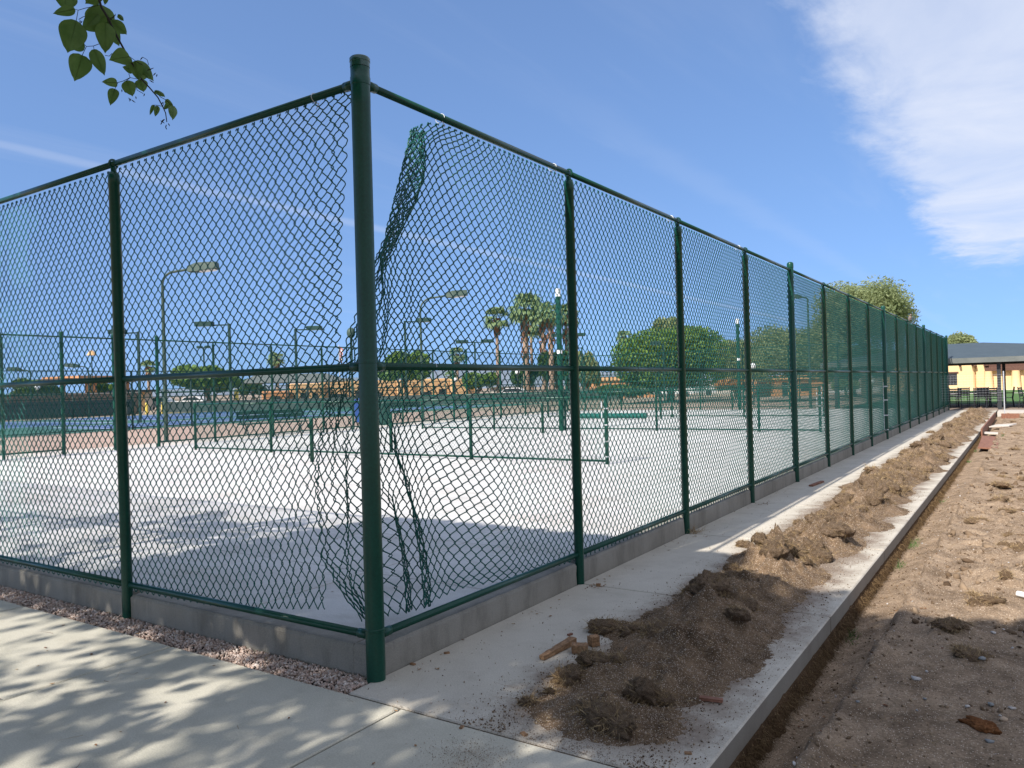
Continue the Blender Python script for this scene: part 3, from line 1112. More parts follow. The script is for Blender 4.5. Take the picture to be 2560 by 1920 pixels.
rowsR = [
    (-0.012, [pst(-0.012), rail_pt(0.35, 1.48, -0.012), rail_pt(0.64, 0.78, -0.010), rx_(0.70, 1066, 298, 0.03), rx_(0.78, 1024, 318, 0.07), rx_(0.89, 1062, 322, 0.13), rx_(1.0, 1034, 330, 0.19)]),
    (0.06, [pst(0.06), rail_pt(0.35, 1.48, 0.06), rx_(0.62, 1092, 352, 0.01), rx_(0.69, 1054, 362, 0.03), rx_(0.77, 1010, 375, 0.08), rx_(0.89, 1066, 390, 0.14), rx_(1.0, 1022, 392, 0.2)]),
    (0.13, [pst(0.13), rail_pt(0.35, 1.46, 0.13), rx_(0.60, 1092, 432, 0.02), rx_(0.68, 1045, 436, 0.05), rx_(0.76, 996, 436, 0.10), rx_(0.88, 1064, 440, 0.16), rx_(1.0, 1012, 445, 0.22)]),
    (0.20, [pst(0.20), rail_pt(0.35, 1.44, 0.20), rx_(0.60, 1082, 520, 0.03), rx_(0.69, 1026, 512, 0.07), rx_(0.77, 977, 505, 0.12), rx_(0.88, 1043, 510, 0.18), rx_(1.0, 990, 512, 0.24)]),
    (0.27, [pst(0.27), rail_pt(0.35, 1.42, 0.27), rx_(0.60, 1072, 600, 0.04), rx_(0.70, 1010, 588, 0.09), rx_(0.79, 961, 570, 0.14), rx_(0.89, 1010, 572, 0.20), rx_(1.0, 968, 575, 0.26)]),
    (0.34, [pst(0.34), rail_pt(0.35, 1.40, 0.34), rx_(0.61, 1064, 680, 0.05), rx_(0.72, 994, 664, 0.11), rx_(0.83, 946, 640, 0.17), rx_(0.90, 972, 646, 0.22), rx_(1.0, 940, 648, 0.27)]),
    (0.41, [pst(0.41), rail_pt(0.35, 1.38, 0.41), rx_(0.62, 1054, 750, 0.06), rx_(0.78, 975, 736, 0.13), rx_(0.92, 935, 722, 0.22), rx_(1.0, 916, 716, 0.27)]),
    (0.48, [pst(0.48), rail_pt(0.35, 1.36, 0.48), rx_(0.64, 1046, 818, 0.07), rx_(0.80, 962, 806, 0.15), rx_(1.0, 893, 782, 0.28)]),
    (0.54, [pst(0.54), rail_pt(0.35, 1.34, 0.54), rx_(0.64, 1040, 884, 0.08), rx_(0.80, 955, 878, 0.17), rx_(1.0, 866, 850, 0.31)]),
    (0.60, [pst(0.60), rail_pt(0.35, 1.32, 0.60), rx_(0.62, 1036, 955, 0.08), rx_(0.76, 958, 950, 0.18), rx_(0.87, 898, 942, 0.28), rx_(1.0, 836, 928, 0.36)]),
    (0.67, [pst(0.67), rail_pt(0.35, 1.30, 0.67), rx_(0.58, 1040, 1040, 0.08), rx_(0.70, 972, 1042, 0.16), rx_(0.84, 900, 1035, 0.30), rx_(0.93, 848, 1024, 0.38), rx_(1.0, 810, 1017, 0.44)]),
    (0.73, [pst(0.73), rail_pt(0.35, 1.28, 0.73), rx_(0.55, 1050, 1125, 0.08), rx_(0.66, 982, 1130, 0.14), rx_(0.71, 996, 1128, 0.18), rx_(0.79, 930, 1122, 0.24), rx_(0.90, 852, 1112, 0.38), rx_(1.0, 794, 1105, 0.47)]),
    (0.79, [pst(0.79), rail_pt(0.35, 1.26, 0.79), rx_(0.51, 1068, 1205, 0.07), rx_(0.61, 1010, 1220, 0.12), rx_(0.67, 1030, 1218, 0.15), rx_(0.73, 974, 1218, 0.20), rx_(0.79, 940, 1212, 0.27), rx_(0.90, 852, 1206, 0.38), rx_(1.0, 785, 1200, 0.48)]),
    (0.85, [pst(0.85), rail_pt(0.33, 1.30, 0.85), rx_(0.47, 1088, 1290, 0.06), rx_(0.57, 1030, 1305, 0.11), rx_(0.63, 1054, 1302, 0.15), rx_(0.71, 984, 1304, 0.20), rx_(0.76, 1002, 1300, 0.25), rx_(0.88, 876, 1302, 0.38), rx_(1.0, 796, 1300, 0.46)]),
    (0.91, [pst(0.91), rail_pt(0.30, 1.36, 0.91), rx_(0.45, 1105, 1375, 0.06), rx_(0.55, 1044, 1390, 0.11), rx_(0.62, 1072, 1392, 0.15), rx_(0.70, 1000, 1388, 0.21), rx_(0.75, 1018, 1385, 0.25), rx_(0.87, 890, 1392, 0.34), rx_(1.0, 806, 1398, 0.42)]),
    (0.96, [pst(0.96), rail_pt(0.28, 1.40, 0.955), rx_(0.43, 1126, 1440, 0.05), rx_(0.54, 1052, 1465, 0.10), rx_(0.61, 1082, 1465, 0.15), rx_(0.69, 1006, 1462, 0.21), rx_(0.75, 1030, 1462, 0.25), rx_(0.86, 905, 1466, 0.30), rx_(1.0, 842, 1468, 0.36)]),
    (1.0, [pst(1.0), rail_pt(0.25, 1.50, 0.985), rx_(0.41, 1147, 1472, 0.04), rx_(0.53, 1056, 1518, 0.09), rx_(0.60, 1080, 1515, 0.14), rx_(0.69, 1010, 1534, 0.20), rx_(0.75, 1034, 1526, 0.23), rx_(0.86, 950, 1545, 0.26), rx_(1.0, 908, 1552, 0.30)]),
]


def loc_right(P):
    # world -> local of the run turned by +90 degrees
    return np.stack([P[..., 1], -P[..., 0], P[..., 2]], -1)


def loc_left(P):
    return np.stack([-P[..., 0], -P[..., 1], P[..., 2]], -1)


torn(rowsR, SR, 80, 77, 0.010, loc_right, (-1.0, 0.25, 0), near_right, fold=0.75)

YP = 0.043


def ry_(u, px, py, off=0.0):
    return (u, on_y(px, py, YP + off))


def pl(t):
    return (0.0, np.array([-SL0, YP, z_top + (z_bot - z_top) * t]))


def lpt(u, x, t):
    return (u, np.array([x, YP, z_top + (z_bot - z_top) * t]))


rowsL = []
for t, px, py, off in [(-0.012, 888, 212, 0), (0.04, 876, 262, 0), (0.09, 872, 315, 0), (0.17, 866, 420, 0.0), (0.27, 858, 545, 0.01), (0.38, 853, 665, 0.02),
                       (0.50, 852, 790, 0.02), (0.60, 850, 905, 0.02), (0.68, 828, 1010, 0.03), (0.76, 802, 1130, 0.04), (0.84, 795, 1240, 0.04),
                       (0.90, 806, 1340, 0.03), (0.96, 816, 1445, 0.02), (1.0, 812, 1525, 0.0)]:
    e = on_y(px, py, YP + off)
    lin_t = z_top + (z_bot - z_top) * t
    uu = 0.5
    half = np.array([-SL0 + (e[0] + SL0) * 0.52, YP, lin_t + (e[2] - lin_t) * 0.15])
    rowsL.append((t, [pl(t), (0.5, half), (1.0, e)]))
torn(rowsL, SL0 * 0.93, 57, NSEG, 0.006, loc_left, (0.0, 1.0, 0), near_left, fold=0.12, seed=5)

# low concrete walls under the fence -------------------------------------------------


def rough_wall(L, Wd, H, st, seed, amp=0.003):
    n = max(2, int(L / st))
    prof = [(0, -0.35), (0, 0.0), (0, H * 0.5), (0, H - 0.018), (0.012, H), (Wd * 0.5, H + 0.002), (Wd - 0.012, H), (Wd, H - 0.018), (Wd, -0.35)]
    V = []
    for i in range(n + 1):
        x = L * i / n
        for (y, z) in prof:
            d = amp * fbm(x + seed, y + z * 3, 9, 3, seed)
            chip = 0.0
            e = min(x, L - x)
            if e < 0.05 and z > 0.05:
                chip = (0.05 - e) * 0.35 * (0.5 + fbm(z * 8, seed, 3, 3, seed))
            V.append((x + (chip if x < L / 2 else -chip), y + d, z + d))
    m = len(prof)
    F = []
    for i in range(n):
        for k in range(m - 1):
            F.append((i * m + k, i * m + k + 1, i * m + m + k + 1, i * m + m + k))
    F.append(tuple(range(m)))
    F.append(tuple(range(n * m + m - 1, n * m - 1, -1)))
    return MB().add(V, F).mesh('wall_segment')


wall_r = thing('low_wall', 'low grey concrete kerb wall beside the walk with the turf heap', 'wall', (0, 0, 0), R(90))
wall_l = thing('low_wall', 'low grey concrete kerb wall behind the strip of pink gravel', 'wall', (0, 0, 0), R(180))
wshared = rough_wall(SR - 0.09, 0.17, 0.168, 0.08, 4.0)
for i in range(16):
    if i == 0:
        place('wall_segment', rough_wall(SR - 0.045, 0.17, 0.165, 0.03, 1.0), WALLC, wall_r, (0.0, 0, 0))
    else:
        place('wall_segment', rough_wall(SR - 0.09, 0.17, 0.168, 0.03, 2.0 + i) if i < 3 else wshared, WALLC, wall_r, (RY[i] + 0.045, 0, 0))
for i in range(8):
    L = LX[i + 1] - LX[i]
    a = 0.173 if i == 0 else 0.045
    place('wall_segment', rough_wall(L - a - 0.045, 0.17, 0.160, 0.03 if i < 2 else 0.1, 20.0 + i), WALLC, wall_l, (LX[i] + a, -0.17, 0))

# ------------------------------------------------------------------ foreground: gravel, turf heap, clods, litter


def ico(sub=1):
    bm = bmesh.new()
    bmesh.ops.create_icosphere(bm, subdivisions=sub, radius=1.0)
    V = np.array([v.co[:] for v in bm.verts])
    F = np.array([[v.index for v in f.verts] for f in bm.faces])
    bm.free()
    return V, F


ICO1, ICO1F = ico(1)
OCT = np.array([(1, 0, 0), (-1, 0, 0), (0, 1, 0), (0, -1, 0), (0, 0, 1), (0, 0, -1)], float)
OCTF = np.array([(0, 2, 4), (2, 1, 4), (1, 3, 4), (3, 0, 4), (2, 0, 5), (1, 2, 5), (3, 1, 5), (0, 3, 5)])


def rot_rand(n, g):
    q = g.normal(size=(n, 4))
    q /= np.linalg.norm(q, axis=1, keepdims=True)
    w, x, y, z = q.T
    return np.stack([np.stack([1 - 2 * (y * y + z * z), 2 * (x * y - z * w), 2 * (x * z + y * w)], -1),
                     np.stack([2 * (x * y + z * w), 1 - 2 * (x * x + z * z), 2 * (y * z - x * w)], -1),
                     np.stack([2 * (x * z - y * w), 2 * (y * z + x * w), 1 - 2 * (x * x + y * y)], -1)], 1)


def scatter_bits(name, pos, size, flat, mat, base=(OCT, OCTF), g=None, kind='stuff', parent=None, jitter=0.25):
    """many small irregular pieces in one mesh"""
    g = g or np.random.default_rng(11)
    pos = np.asarray(pos, float)
    n = len(pos)
    B, BF = base
    v = B[None] * (1 + g.normal(0, jitter, (n, len(B), 1)))
    sc = np.stack([g.uniform(0.7, 1.4, n), g.uniform(0.6, 1.1, n), np.full(n, flat) * g.uniform(.7, 1.3, n)], -1)
    v = v * sc[:, None, :] * np.asarray(size).reshape(-1, 1, 1)
    Rm = rot_rand(n, g)
    v = np.einsum('nij,nkj->nki', Rm, v) + pos[:, None, :]
    F = (BF[None] + (np.arange(n) * len(B))[:, None, None]).reshape(-1, 3)
    o = place(name, np_mesh(name, v.reshape(-1, 3), F), mat, parent)
    if kind:
        o['kind'] = kind
    return o


def blades(name, root, dirn, length, width, droop, mat, kind='stuff', seg=3, g=None):
    """curved flat blades: root (n,3), dirn (n,3) unit, droop in fractions of length"""
    g = g or np.random.default_rng(12)
    root = np.asarray(root, float)
    n = len(root)
    dirn = np.asarray(dirn, float)
    dirn = dirn / np.linalg.norm(dirn, axis=1, keepdims=True)
    side = np.cross(dirn, g.normal(size=(n, 3)))
    side /= np.linalg.norm(side, axis=1, keepdims=True) + 1e-9
    curl = np.cross(dirn, side) * g.normal(0, 0.35, (n, 1))
    L = np.asarray(length).reshape(-1, 1)
    Wd = np.asarray(width).reshape(-1, 1)
    P = []
    for k in range(seg + 1):
        s = k / seg
        c = root + dirn * L * s + curl * L * s * s
        c[:, 2] -= (np.asarray(droop).reshape(-1) * L[:, 0]) * s * s
        w = Wd * (1 - 0.8 * s)
        P += [c - side * w * 0.5, c + side * w * 0.5]
    V = np.stack(P, 1)
    m = 2 * (seg + 1)
    f = np.array([(2 * k, 2 * k + 1, 2 * k + 3, 2 * k + 2) for k in range(seg)])
    F = (f[None] + (np.arange(n) * m)[:, None, None]).reshape(-1, 4)
    o = place(name, np_mesh(name, V.reshape(-1, 3), F), mat)
    if kind:
        o['kind'] = kind
    return o


# gravel strip between path and wall
def gravel_edge(x):
    return -0.225


MB().box((-14, -0.217, -0.35), (-0.01, 0.02, -0.045)).build('gravel_bed', JOINT)['kind'] = 'structure'
g = np.random.default_rng(21)
n = 9000
gx = -0.02 - 6.4 * g.random(n) ** 1.15
gy = -0.212 + 0.206 * g.random(n)
hump = 0.030 * np.clip((gy + 0.23) / 0.1, 0, 1)
scatter_bits('gravel', np.stack([gx, gy, -0.045 + hump + g.uniform(0, 0.014, n)], -1), g.uniform(0.0055, 0.0125, n), 0.65, PEBBLE, (ICO1, ICO1F), g)
n = 2600
gx = -6.4 - 7.4 * g.random(n)
gy = -0.212 + 0.206 * g.random(n)
scatter_bits('gravel', np.stack([gx, gy, -0.015 + g.uniform(0, 0.012, n)], -1), g.uniform(0.008, 0.016, n), 0.65, PEBBLE, (OCT, OCTF), g)

# turf heap on the walk ---------------------------------------------------------------
LOBES = [(1.26, 0.20, 0.38, 0.28, 0.075), (1.14, 0.62, 0.34, 0.28, 0.085), (1.34, 0.72, 0.30, 0.30, 0.085), (1.30, 1.20, 0.36, 0.42, 0.16), (1.22, 1.75, 0.36, 0.40, 0.21), (1.36, 1.5, 0.25, 0.4, 0.06),
         (0.82, 1.36, 0.16, 0.16, 0.07), (0.98, 1.22, 0.14, 0.14, 0.06)]
gl = np.random.default_rng(5)
yy = 2.35
while yy < 34.5:
    LOBES.append((1.27 + gl.normal(0, 0.10), yy, gl.uniform(0.24, 0.36), gl.uniform(0.30, 0.50), gl.uniform(0.12, 0.24)))
    yy += gl.uniform(0.32, 0.55)


def heap_z(x, y):
    h = 0.0
    for (a, b, sx, sy, hh) in LOBES:
        if abs(y - b) > 1.3:
            continue
        q = ((x - a) / sx) ** 2 + ((y - b) / sy) ** 2
        if q < 5:
            e_ = hh * math.exp(-q * 1.75)
            h = max(h, e_) + 0.25 * min(h, e_)
    h -= 0.014
    if h > -0.012:
        n1 = fbm(x, y, 7.5, 4, 2.0)
        n2 = fbm(x, y, 30, 4, 6.0)
        vd = noise.voronoi(Vector((x * 10.5 + 0.4 * n1, y * 11.5 + 0.4 * n2, 1.7)))[0][0]
        big = sst(1.5, 3.2, y)
        h += (0.30 * h + 0.004) * n1 * 1.4 + (0.06 * h + 0.006) * n2 + sst(0.0, 0.09, h) * (0.07 + 0.07 * big) * max(-0.1, 0.42 - vd) * (0.5 + 0.5 * big + n1)
    return h


xs = lin(0.45, 1.851, 0.016)
h1 = heightfield('turf_soil', xs, lin(-0.30, 6.2, 0.018), lambda x, y: heap_z(x, y) + 0.002, SOIL, kind='stuff')
h2 = heightfield('turf_soil', lin(0.45, 1.851, 0.035), lin(6.2, 15, 0.04), lambda x, y: heap_z(x, y) + 0.002, SOIL, kind='stuff')
h3 = heightfield('turf_soil', lin(0.45, 1.851, 0.06), lin(15, 34.8, 0.09), lambda x, y: heap_z(x, y) + 0.002, SOIL, kind='stuff')

# lifted sods: irregular flat chunks with a matted upper side
SODV, SODF = ico(4)


def sod_mesh(seed, sx, sy, sz):
    V = SODV.copy()
    out = []
    for p in V:
        v = Vector(p)
        d = 1 + 0.34 * noise.fractal(v * 1.5 + Vector((seed, 0, 0)), 1.0, 2.0, 4) + 0.22 * noise.fractal(v * 4.5 + Vector((0, seed, 0)), 0.8, 2.0, 5)
        q = v * d
        zz = q.z
        zz = math.copysign(abs(zz) ** 0.75, zz)
        out.append((q.x * sx, q.y * sy, max(zz, -0.8) * sz))
    return np_mesh('sod', np.array(out), SODF, True)


SODM = [sod_mesh(s * 3.7 + 1, 1, 1, 1) for s in range(8)]
for me in SODM:
    me.materials.append(SOIL)
SODS = []


SODM2 = [me.copy() for me in SODM]
for me in SODM2:
    me.materials[0] = CLOD


def sod(x, y, z, sx, sy, sz, rz, tilt, k, label, group=None):
    me = (SODM2 if group == 'turf clods on the bare dirt' else SODM)[k % 8]
    o = place('turf_sod', me, None, None, (x, y, z), (tilt[0], tilt[1], rz), (sx, sy, sz))
    tag(o, label, 'turf clod', group)
    SODS.append(o)
    return o


def gp(px, py, z=0.0):
    p = on_ground(px, py, z)
    return float(p[0]), float(p[1])


near_sods = [
    ((1515, 1567), 0.03, 0.12, 0.085, 0.045, 0.4, (0.1, 0.05), 'flat sod with a pale fringe lying apart beside the wood scraps'),
    ((1590, 1578), 0.035, 0.11, 0.09, 0.05, 1.2, (-.1, .1), 'dark rounded sod touching the flat fringed one near the wood scraps'),
    ((1655, 1600), 0.04, 0.12, 0.10, 0.05, 0.2, (.1, -.1), 'dark sod at the near foot of the highest part of the heap'),
    ((1425, 1690), 0.035, 0.085, 0.075, 0.055, 0.9, (.2, 0), 'shaggy round sod on the left rim of the nearest mound'),
    ((1490, 1660), 0.04, 0.10, 0.075, 0.05, 0.3, (0, .2), 'sod with straw strands just behind the shaggy round one'),
    ((1548, 1655), 0.05, 0.085, 0.07, 0.05, 1.9, (.2, .2), 'sod with a chip of pale wood stuck in it'),
    ((1608, 1722), 0.07, 0.085, 0.075, 0.085, 0.5, (.35, .25), 'peaked dark sod standing up in the middle of the nearest mound'),
    ((1655, 1745), 0.03, 0.06, 0.055, 0.05, 1.4, (.1, .2), 'small sod leaning against the peaked dark one'),
    ((1510, 1790), 0.05, 0.165, 0.085, 0.06, -0.35, (.1, 0), 'long low sod with hanging roots at the near end of the heap'),
    ((1320, 1750), 0.02, 0.045, 0.035, 0.03, 0.4, (0, .1), 'small reddish brown sod at the left tip of the heap'),
    ((1375, 1727), 0.015, 0.030, 0.026, 0.022, 0.9, (0, .1), 'small dark clod beside the shaggy round sod'),
    ((1738, 1472), 0.06, 0.10, 0.085, 0.06, 0.4, (.1, -.2), 'dark wedge of sod on the shaded side of the heap by the second joint'),
    ((1780, 1500), 0.12, 0.13, 0.11, 0.08, 1.0, (.4, .1), 'upright slab of sod with a bare cut face on the highest mound'),
    ((1850, 1485), 0.14, 0.11, 0.10, 0.07, 0.2, (.2, .3), 'grassy sod just behind the upright slab of sod'),
    ((1840, 1550), 0.09, 0.09, 0.08, 0.05, 2.2, (.1, .3), 'dark hollowed sod below the upright slab of sod'),
    ((1863, 1360), 0.025, 0.085, 0.070, 0.055, 0.3, (0, .1), 'rounded tuft of sod lying alone on the sunlit walk'),
]
for (pp, z, a, b, c, rz, tl, lab) in near_sods:
    x, y = gp(*pp, z)
    sod(x, y, max(0.0, heap_z(x, y)) + c * 0.15, a * .95, b * .95, c * 0.85, rz, tl, len(SODS), lab)
gs = np.random.default_rng(9)
yy = 2.7
k = 0
while yy < 33:
    for _ in range(3 if yy < 12 else 2):
        x = 1.27 + gs.normal(0, 0.20)
        y = yy + gs.uniform(-.2, .2)
        s = gs.uniform(0.06, 0.15)
        sod(x, y, max(0.0, heap_z(x, y)) + 0.01, s, s * gs.uniform(.6, .95), s * gs.uniform(.38, .6), gs.uniform(0, 3), (gs.normal(0, .2), gs.normal(0, .2)), k,
            'matted brown sod among the others in the long heap on the walk', 'sods in the heap on the walk')
        k += 1
    yy += 0.42 if yy < 10 else 0.62
k = 0
for (x, y, r, h, t) in CLODS:
    if k >= 175:
        break
    sod(x, y, dirt_z(x, y) - 0.004, r * 0.62, r * 0.48, max(0.016, h * 0.7), t, (gs.normal(0, .15), gs.normal(0, .15)), k,
        'torn up turf clod lying loose on the bare dirt', 'turf clods on the bare dirt')
    k += 1
SODS[-1]['label'] = 'torn up turf clod lying loose on the bare dirt'

# dry strands over heap, sods and dirt
g = np.random.default_rng(31)
roots, dirs, Ls = [], [], []
for o in SODS:
    sx, sy, sz = o.scale
    near = o.location.y < 8
    n = int((330 if near else 130) * min(2.0, (sx / 0.09)))
    d = g.normal(size=(n, 3))
    d /= np.linalg.norm(d, axis=1, keepdims=True)
    d[:, 2] = np.abs(d[:, 2]) * 0.9 - 0.10
    mx_ = np.array(o.matrix_basis)
    P = (d * 0.97) @ mx_[:3, :3].T + mx_[:3, 3]
    nd = d / np.array([sx, sy, sz])
    nd /= np.linalg.norm(nd, axis=1, keepdims=True)
    nd = nd + g.normal(0, 0.75, (n, 3))
    roots.append(P)
    dirs.append(nd)
    Ls.append(g.uniform(0.022, 0.072, n) * (1.0 if near else 1.5))
n = 24000
hx = g.normal(1.27, 0.21, n)
hy = -0.2 + 33 * g.random(n) ** 1.35
hz = np.array([heap_z(a, b) for a, b in zip(hx, hy)])
keep = (hz > -0.006) & ((hy > 2.2) | (g.random(n) < 0.45))
hx, hy, hz = hx[keep], hy[keep], hz[keep]
roots.append(np.stack([hx, hy, hz + 0.003], -1))
dd = g.normal(size=(len(hx), 3))
dd[:, 2] = np.abs(dd[:, 2]) * 0.5 + 0.05
dirs.append(dd)
Ls.append(g.uniform(0.015, 0.05, len(hx)) * np.where(hy > 8, 1.6, 1.0))
roots, dirs, Ls = np.concatenate(roots), np.concatenate(dirs), np.concatenate(Ls)
blades('dry_grass', roots, dirs, Ls, np.where(roots[:, 1] > 8, 0.0045, 0.0026), g.uniform(0, 0.5, len(Ls)), STRAW, g=g)
# straw lying on the bare dirt
n = 9000
dx = 1.98 + 4.4 * g.random(n) ** 1.3
dy = -1.6 + 12.0 * g.random(n) ** 1.2
dz = np.array([dirt_z(a, b) for a, b in zip(dx, dy)])
dd = g.normal(size=(n, 3))
dd[:, 2] = np.abs(dd[:, 2]) * 0.30 + 0.03
clump = np.array([fbm(a, b, 1.6, 3, 14.0) for a, b in zip(dx, dy)]) > -0.12
blades('dry_grass', np.stack([dx, dy, dz + 0.002], -1)[clump], dd[clump], g.uniform(0.015, 0.055, n)[clump], np.full(n, 0.0018)[clump], g.uniform(0, 0.3, n)[clump], STRAW, g=g, seg=2)
# roots hanging under the edge of the walk
n = 14000
ry = -0.6 + 26 * g.random(n) ** 1.9
rz_ = -0.10 - 0.095 * g.random(n)
rx2 = 1.868 + 0.035 * np.clip((-rz_ - 0.10) / 0.095, 0, 1) * g.random(n) + 0.004
dd = np.stack([np.abs(g.normal(0.35, 0.4, n)), g.normal(0, 0.6, n), -np.abs(g.normal(0.7, 0.5, n)) + 0.25], -1)
blades('hanging_roots', np.stack([rx2, ry, rz_], -1), dd, g.uniform(0.02, 0.075, n) * np.where(ry > 8, 1.3, 1.0), np.where(ry > 8, 0.0032, 0.0022), g.uniform(0, 0.6, n), ROOTS, g=g)
# the cut face of soil under the edge of the walk
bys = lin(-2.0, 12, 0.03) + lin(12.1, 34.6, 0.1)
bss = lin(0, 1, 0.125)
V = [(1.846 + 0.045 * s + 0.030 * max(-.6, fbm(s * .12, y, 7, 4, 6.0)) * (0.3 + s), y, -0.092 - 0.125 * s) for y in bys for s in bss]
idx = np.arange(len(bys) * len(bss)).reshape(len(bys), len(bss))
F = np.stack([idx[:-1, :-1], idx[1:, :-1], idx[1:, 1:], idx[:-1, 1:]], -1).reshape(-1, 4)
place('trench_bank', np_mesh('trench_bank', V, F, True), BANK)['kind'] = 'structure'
# a few green tufts growing under the edge
root, dr, ll = [], [], []
for (yy, m) in [(2.55, 60), (4.9, 55), (5.9, 60), (6.1, 30), (9.2, 30), (15.0, 60), (17.5, 50), (21.0, 90)]:
    for _ in range(m):
        x = 1.90 + abs(g.normal(0, 0.035)) + (0.45 if yy == 21.0 else 0)
        y = yy + g.normal(0, 0.10 if yy < 20 else 0.35)
        root.append((x, y, dirt_z(x, y)))
        dr.append((g.normal(0.2, 0.5), g.normal(0, 0.5), 1.0))
        ll.append(g.uniform(0.03, 0.09))
blades('green_weeds', root, dr, ll, np.full(len(ll), 0.004), g.uniform(0.1, 0.6, len(ll)), GRASS, g=g)

# pale grains on the heap, crumbs on the walk, stones on the dirt
n = 26000
cx_ = g.normal(1.25, 0.29, n)
cy_ = -0.20 + 7.5 * g.random(n) ** 1.4
cz_ = np.array([max(0.0, heap_z(a, b)) for a, b in zip(cx_, cy_)])
ok = (cx_ > 0.5) & (cx_ < 1.84)
scatter_bits('soil_crumbs', np.stack([cx_, cy_, cz_ + 0.003], -1)[ok], g.uniform(0.0012, 0.0034, n)[ok], 0.7, CRUMB, g=g)
n = 9000
ex_ = 1.25 + g.choice([-1, 1], n) * (0.30 + np.abs(g.normal(0, 0.13, n)))
ey_ = -0.20 + 9.0 * g.random(n) ** 1.5
ok = (ex_ > 0.4) & (ex_ < 1.84)
scatter_bits('soil_crumbs', np.stack([ex_, ey_, np.array([max(0.0, heap_z(a, b)) for a, b in zip(ex_, ey_)]) + 0.002], -1)[ok], (0.0012 + 0.006 * g.random(n) ** 4)[ok], 0.7, DCRUMB, g=g)
n = 16000
tx_ = 1.9 + 5.0 * g.random(n) ** 1.3
ty_ = -1.7 + 12 * g.random(n) ** 1.25
tz_ = np.array([dirt_z(a, b) for a, b in zip(tx_, ty_)])
scatter_bits('dirt_crumbs', np.stack([tx_, ty_, tz_ + 0.002], -1), 0.002 + 0.013 * g.random(n) ** 5, 0.7, DCRUMB, g=g)
n = 4200
tx_ = 2.25 + 8.0 * g.random(n) ** 1.2
ty_ = 2.6 + 20 * g.random(n) ** 1.3
msk = np.array([fbm(a, b, 1.3, 3, 18.0) for a, b in zip(tx_, ty_)]) > -0.10
tx_, ty_ = tx_[msk], ty_[msk]
tz_ = np.array([dirt_z(a, b) for a, b in zip(tx_, ty_)])
scatter_bits('small_clods', np.stack([tx_, ty_, tz_ + 0.003], -1), 0.010 + 0.045 * g.random(len(tx_)) ** 3, 0.55, DCRUMB, (ICO1, ICO1F), g=g)
n = 1500
px_ = g.normal(0.98, 0.11, n)
py_ = g.normal(-0.46, 0.09, n)
scatter_bits('soil_crumbs', np.stack([px_, py_, np.full(n, 0.0045)], -1)[py_ < -0.235], g.uniform(0.001, 0.003, n)[py_ < -0.235], 0.6, CRUMB, g=g)
n = 700
scatter_bits('soil_crumbs', np.stack([g.uniform(0.03, 1.84, n), 9 * g.random(n) ** 1.4 - 0.2, np.full(n, 0.006)], -1), g.uniform(0.0018, 0.006, n), 0.6, CRUMB, g=g)
n = 500
scatter_bits('joint_sand', np.stack([g.uniform(0.3, 1.7, n), g.normal(-0.219, 0.006, n), np.full(n, 0.003)], -1), g.uniform(0.001, 0.003, n), 0.6, CRUMB, g=g)
n = 900
sx_ = 1.95 + 5.5 * g.random(n) ** 1.4
sy_ = -1.6 + 14 * g.random(n) ** 1.3
sz_ = np.array([dirt_z(a, b) for a, b in zip(sx_, sy_)])
scatter_bits('small_stones', np.stack([sx_, sy_, sz_ + 0.002], -1), 0.003 + 0.008 * g.random(n) ** 3, 0.7, STONE, (ICO1, ICO1F), g)

# larger stones one by one
STM = []
for s in range(5):
    V = ICO1 * (1 + g.normal(0, 0.16, (len(ICO1), 1))) * np.array([1.3, 0.9, 0.6])
    me = np_mesh('stone', V, ICO1F, False)
    STM.append(me)
grey = mat_noise('grey_stone', [(0.19, 0.19, 0.185), (0.30, 0.295, 0.28)], scale=30, rough=1.0, spec=0.0)
pale = mat_noise('pale_stone', [(0.40, 0.36, 0.32), (0.52, 0.47, 0.42)], scale=30, rough=0.9)
tanm = mat_noise('tan_stone', [(0.36, 0.25, 0.16), (0.48, 0.35, 0.24)], scale=30, rough=0.9)
stones = [((2290, 1684), 0.030, pale, 'white flaky scrap of stone in the shaded dirt'),
          ((2455, 1648), 0.028, grey, 'blue grey stone at the top edge of the shaded dirt'),
          ((2312, 1734), 0.015, grey, 'round greenish grey pebble in the shaded dirt'),
          ((2418, 1748), 0.018, pale, 'white oblong pebble lying right of the greenish one'),
          ((2477, 1745), 0.022, grey, 'dark grey stone right of the white oblong pebble'),
          ((2474, 1840), 0.022, grey, 'grey flat stone below the rusty patch of soil'),
          ((2508, 1786), 0.030, tanm, 'tan chunk of stone above the rusty patch of soil'),
          ((2031, 1797), 0.020, tanm, 'cream pebble on the trench floor'),
          ((2144, 1745), 0.015, grey, 'pale grey pebble on the rim of the trench'),
          ((2483, 1576), 0.024, pale, 'white stone chip on the edge of the tree shade'),
          ((2530, 1752), 0.020, pale, 'beige stone near the right picture edge above the tan chunk'),
          ((2500, 1770), 0.012, pale, 'small white pebble just above the tan chunk')]
for k, (pp, s, mt, lab) in enumerate(stones):
    x, y = gp(*pp, -0.06)
    me = STM[k % 5].copy()
    me.materials.clear()
    o = place('stone', me, mt, None, (x, y, dirt_z(x, y) + s * 0.25), (0, 0, k * 1.3), (s * .7, s * .7, s * .6))
    tag(o, lab, 'stone')

# rusty soil patch
x, y = gp(2450, 1800, -0.06)
o = place('soil_clod', sod_mesh(44, 0.085, 0.05, 0.03), RUST, None, (x, y, dirt_z(x, y)), (0, 0, -0.5))
tag(o, 'rust red crumbled lump of soil in the shaded dirt', 'soil clod')
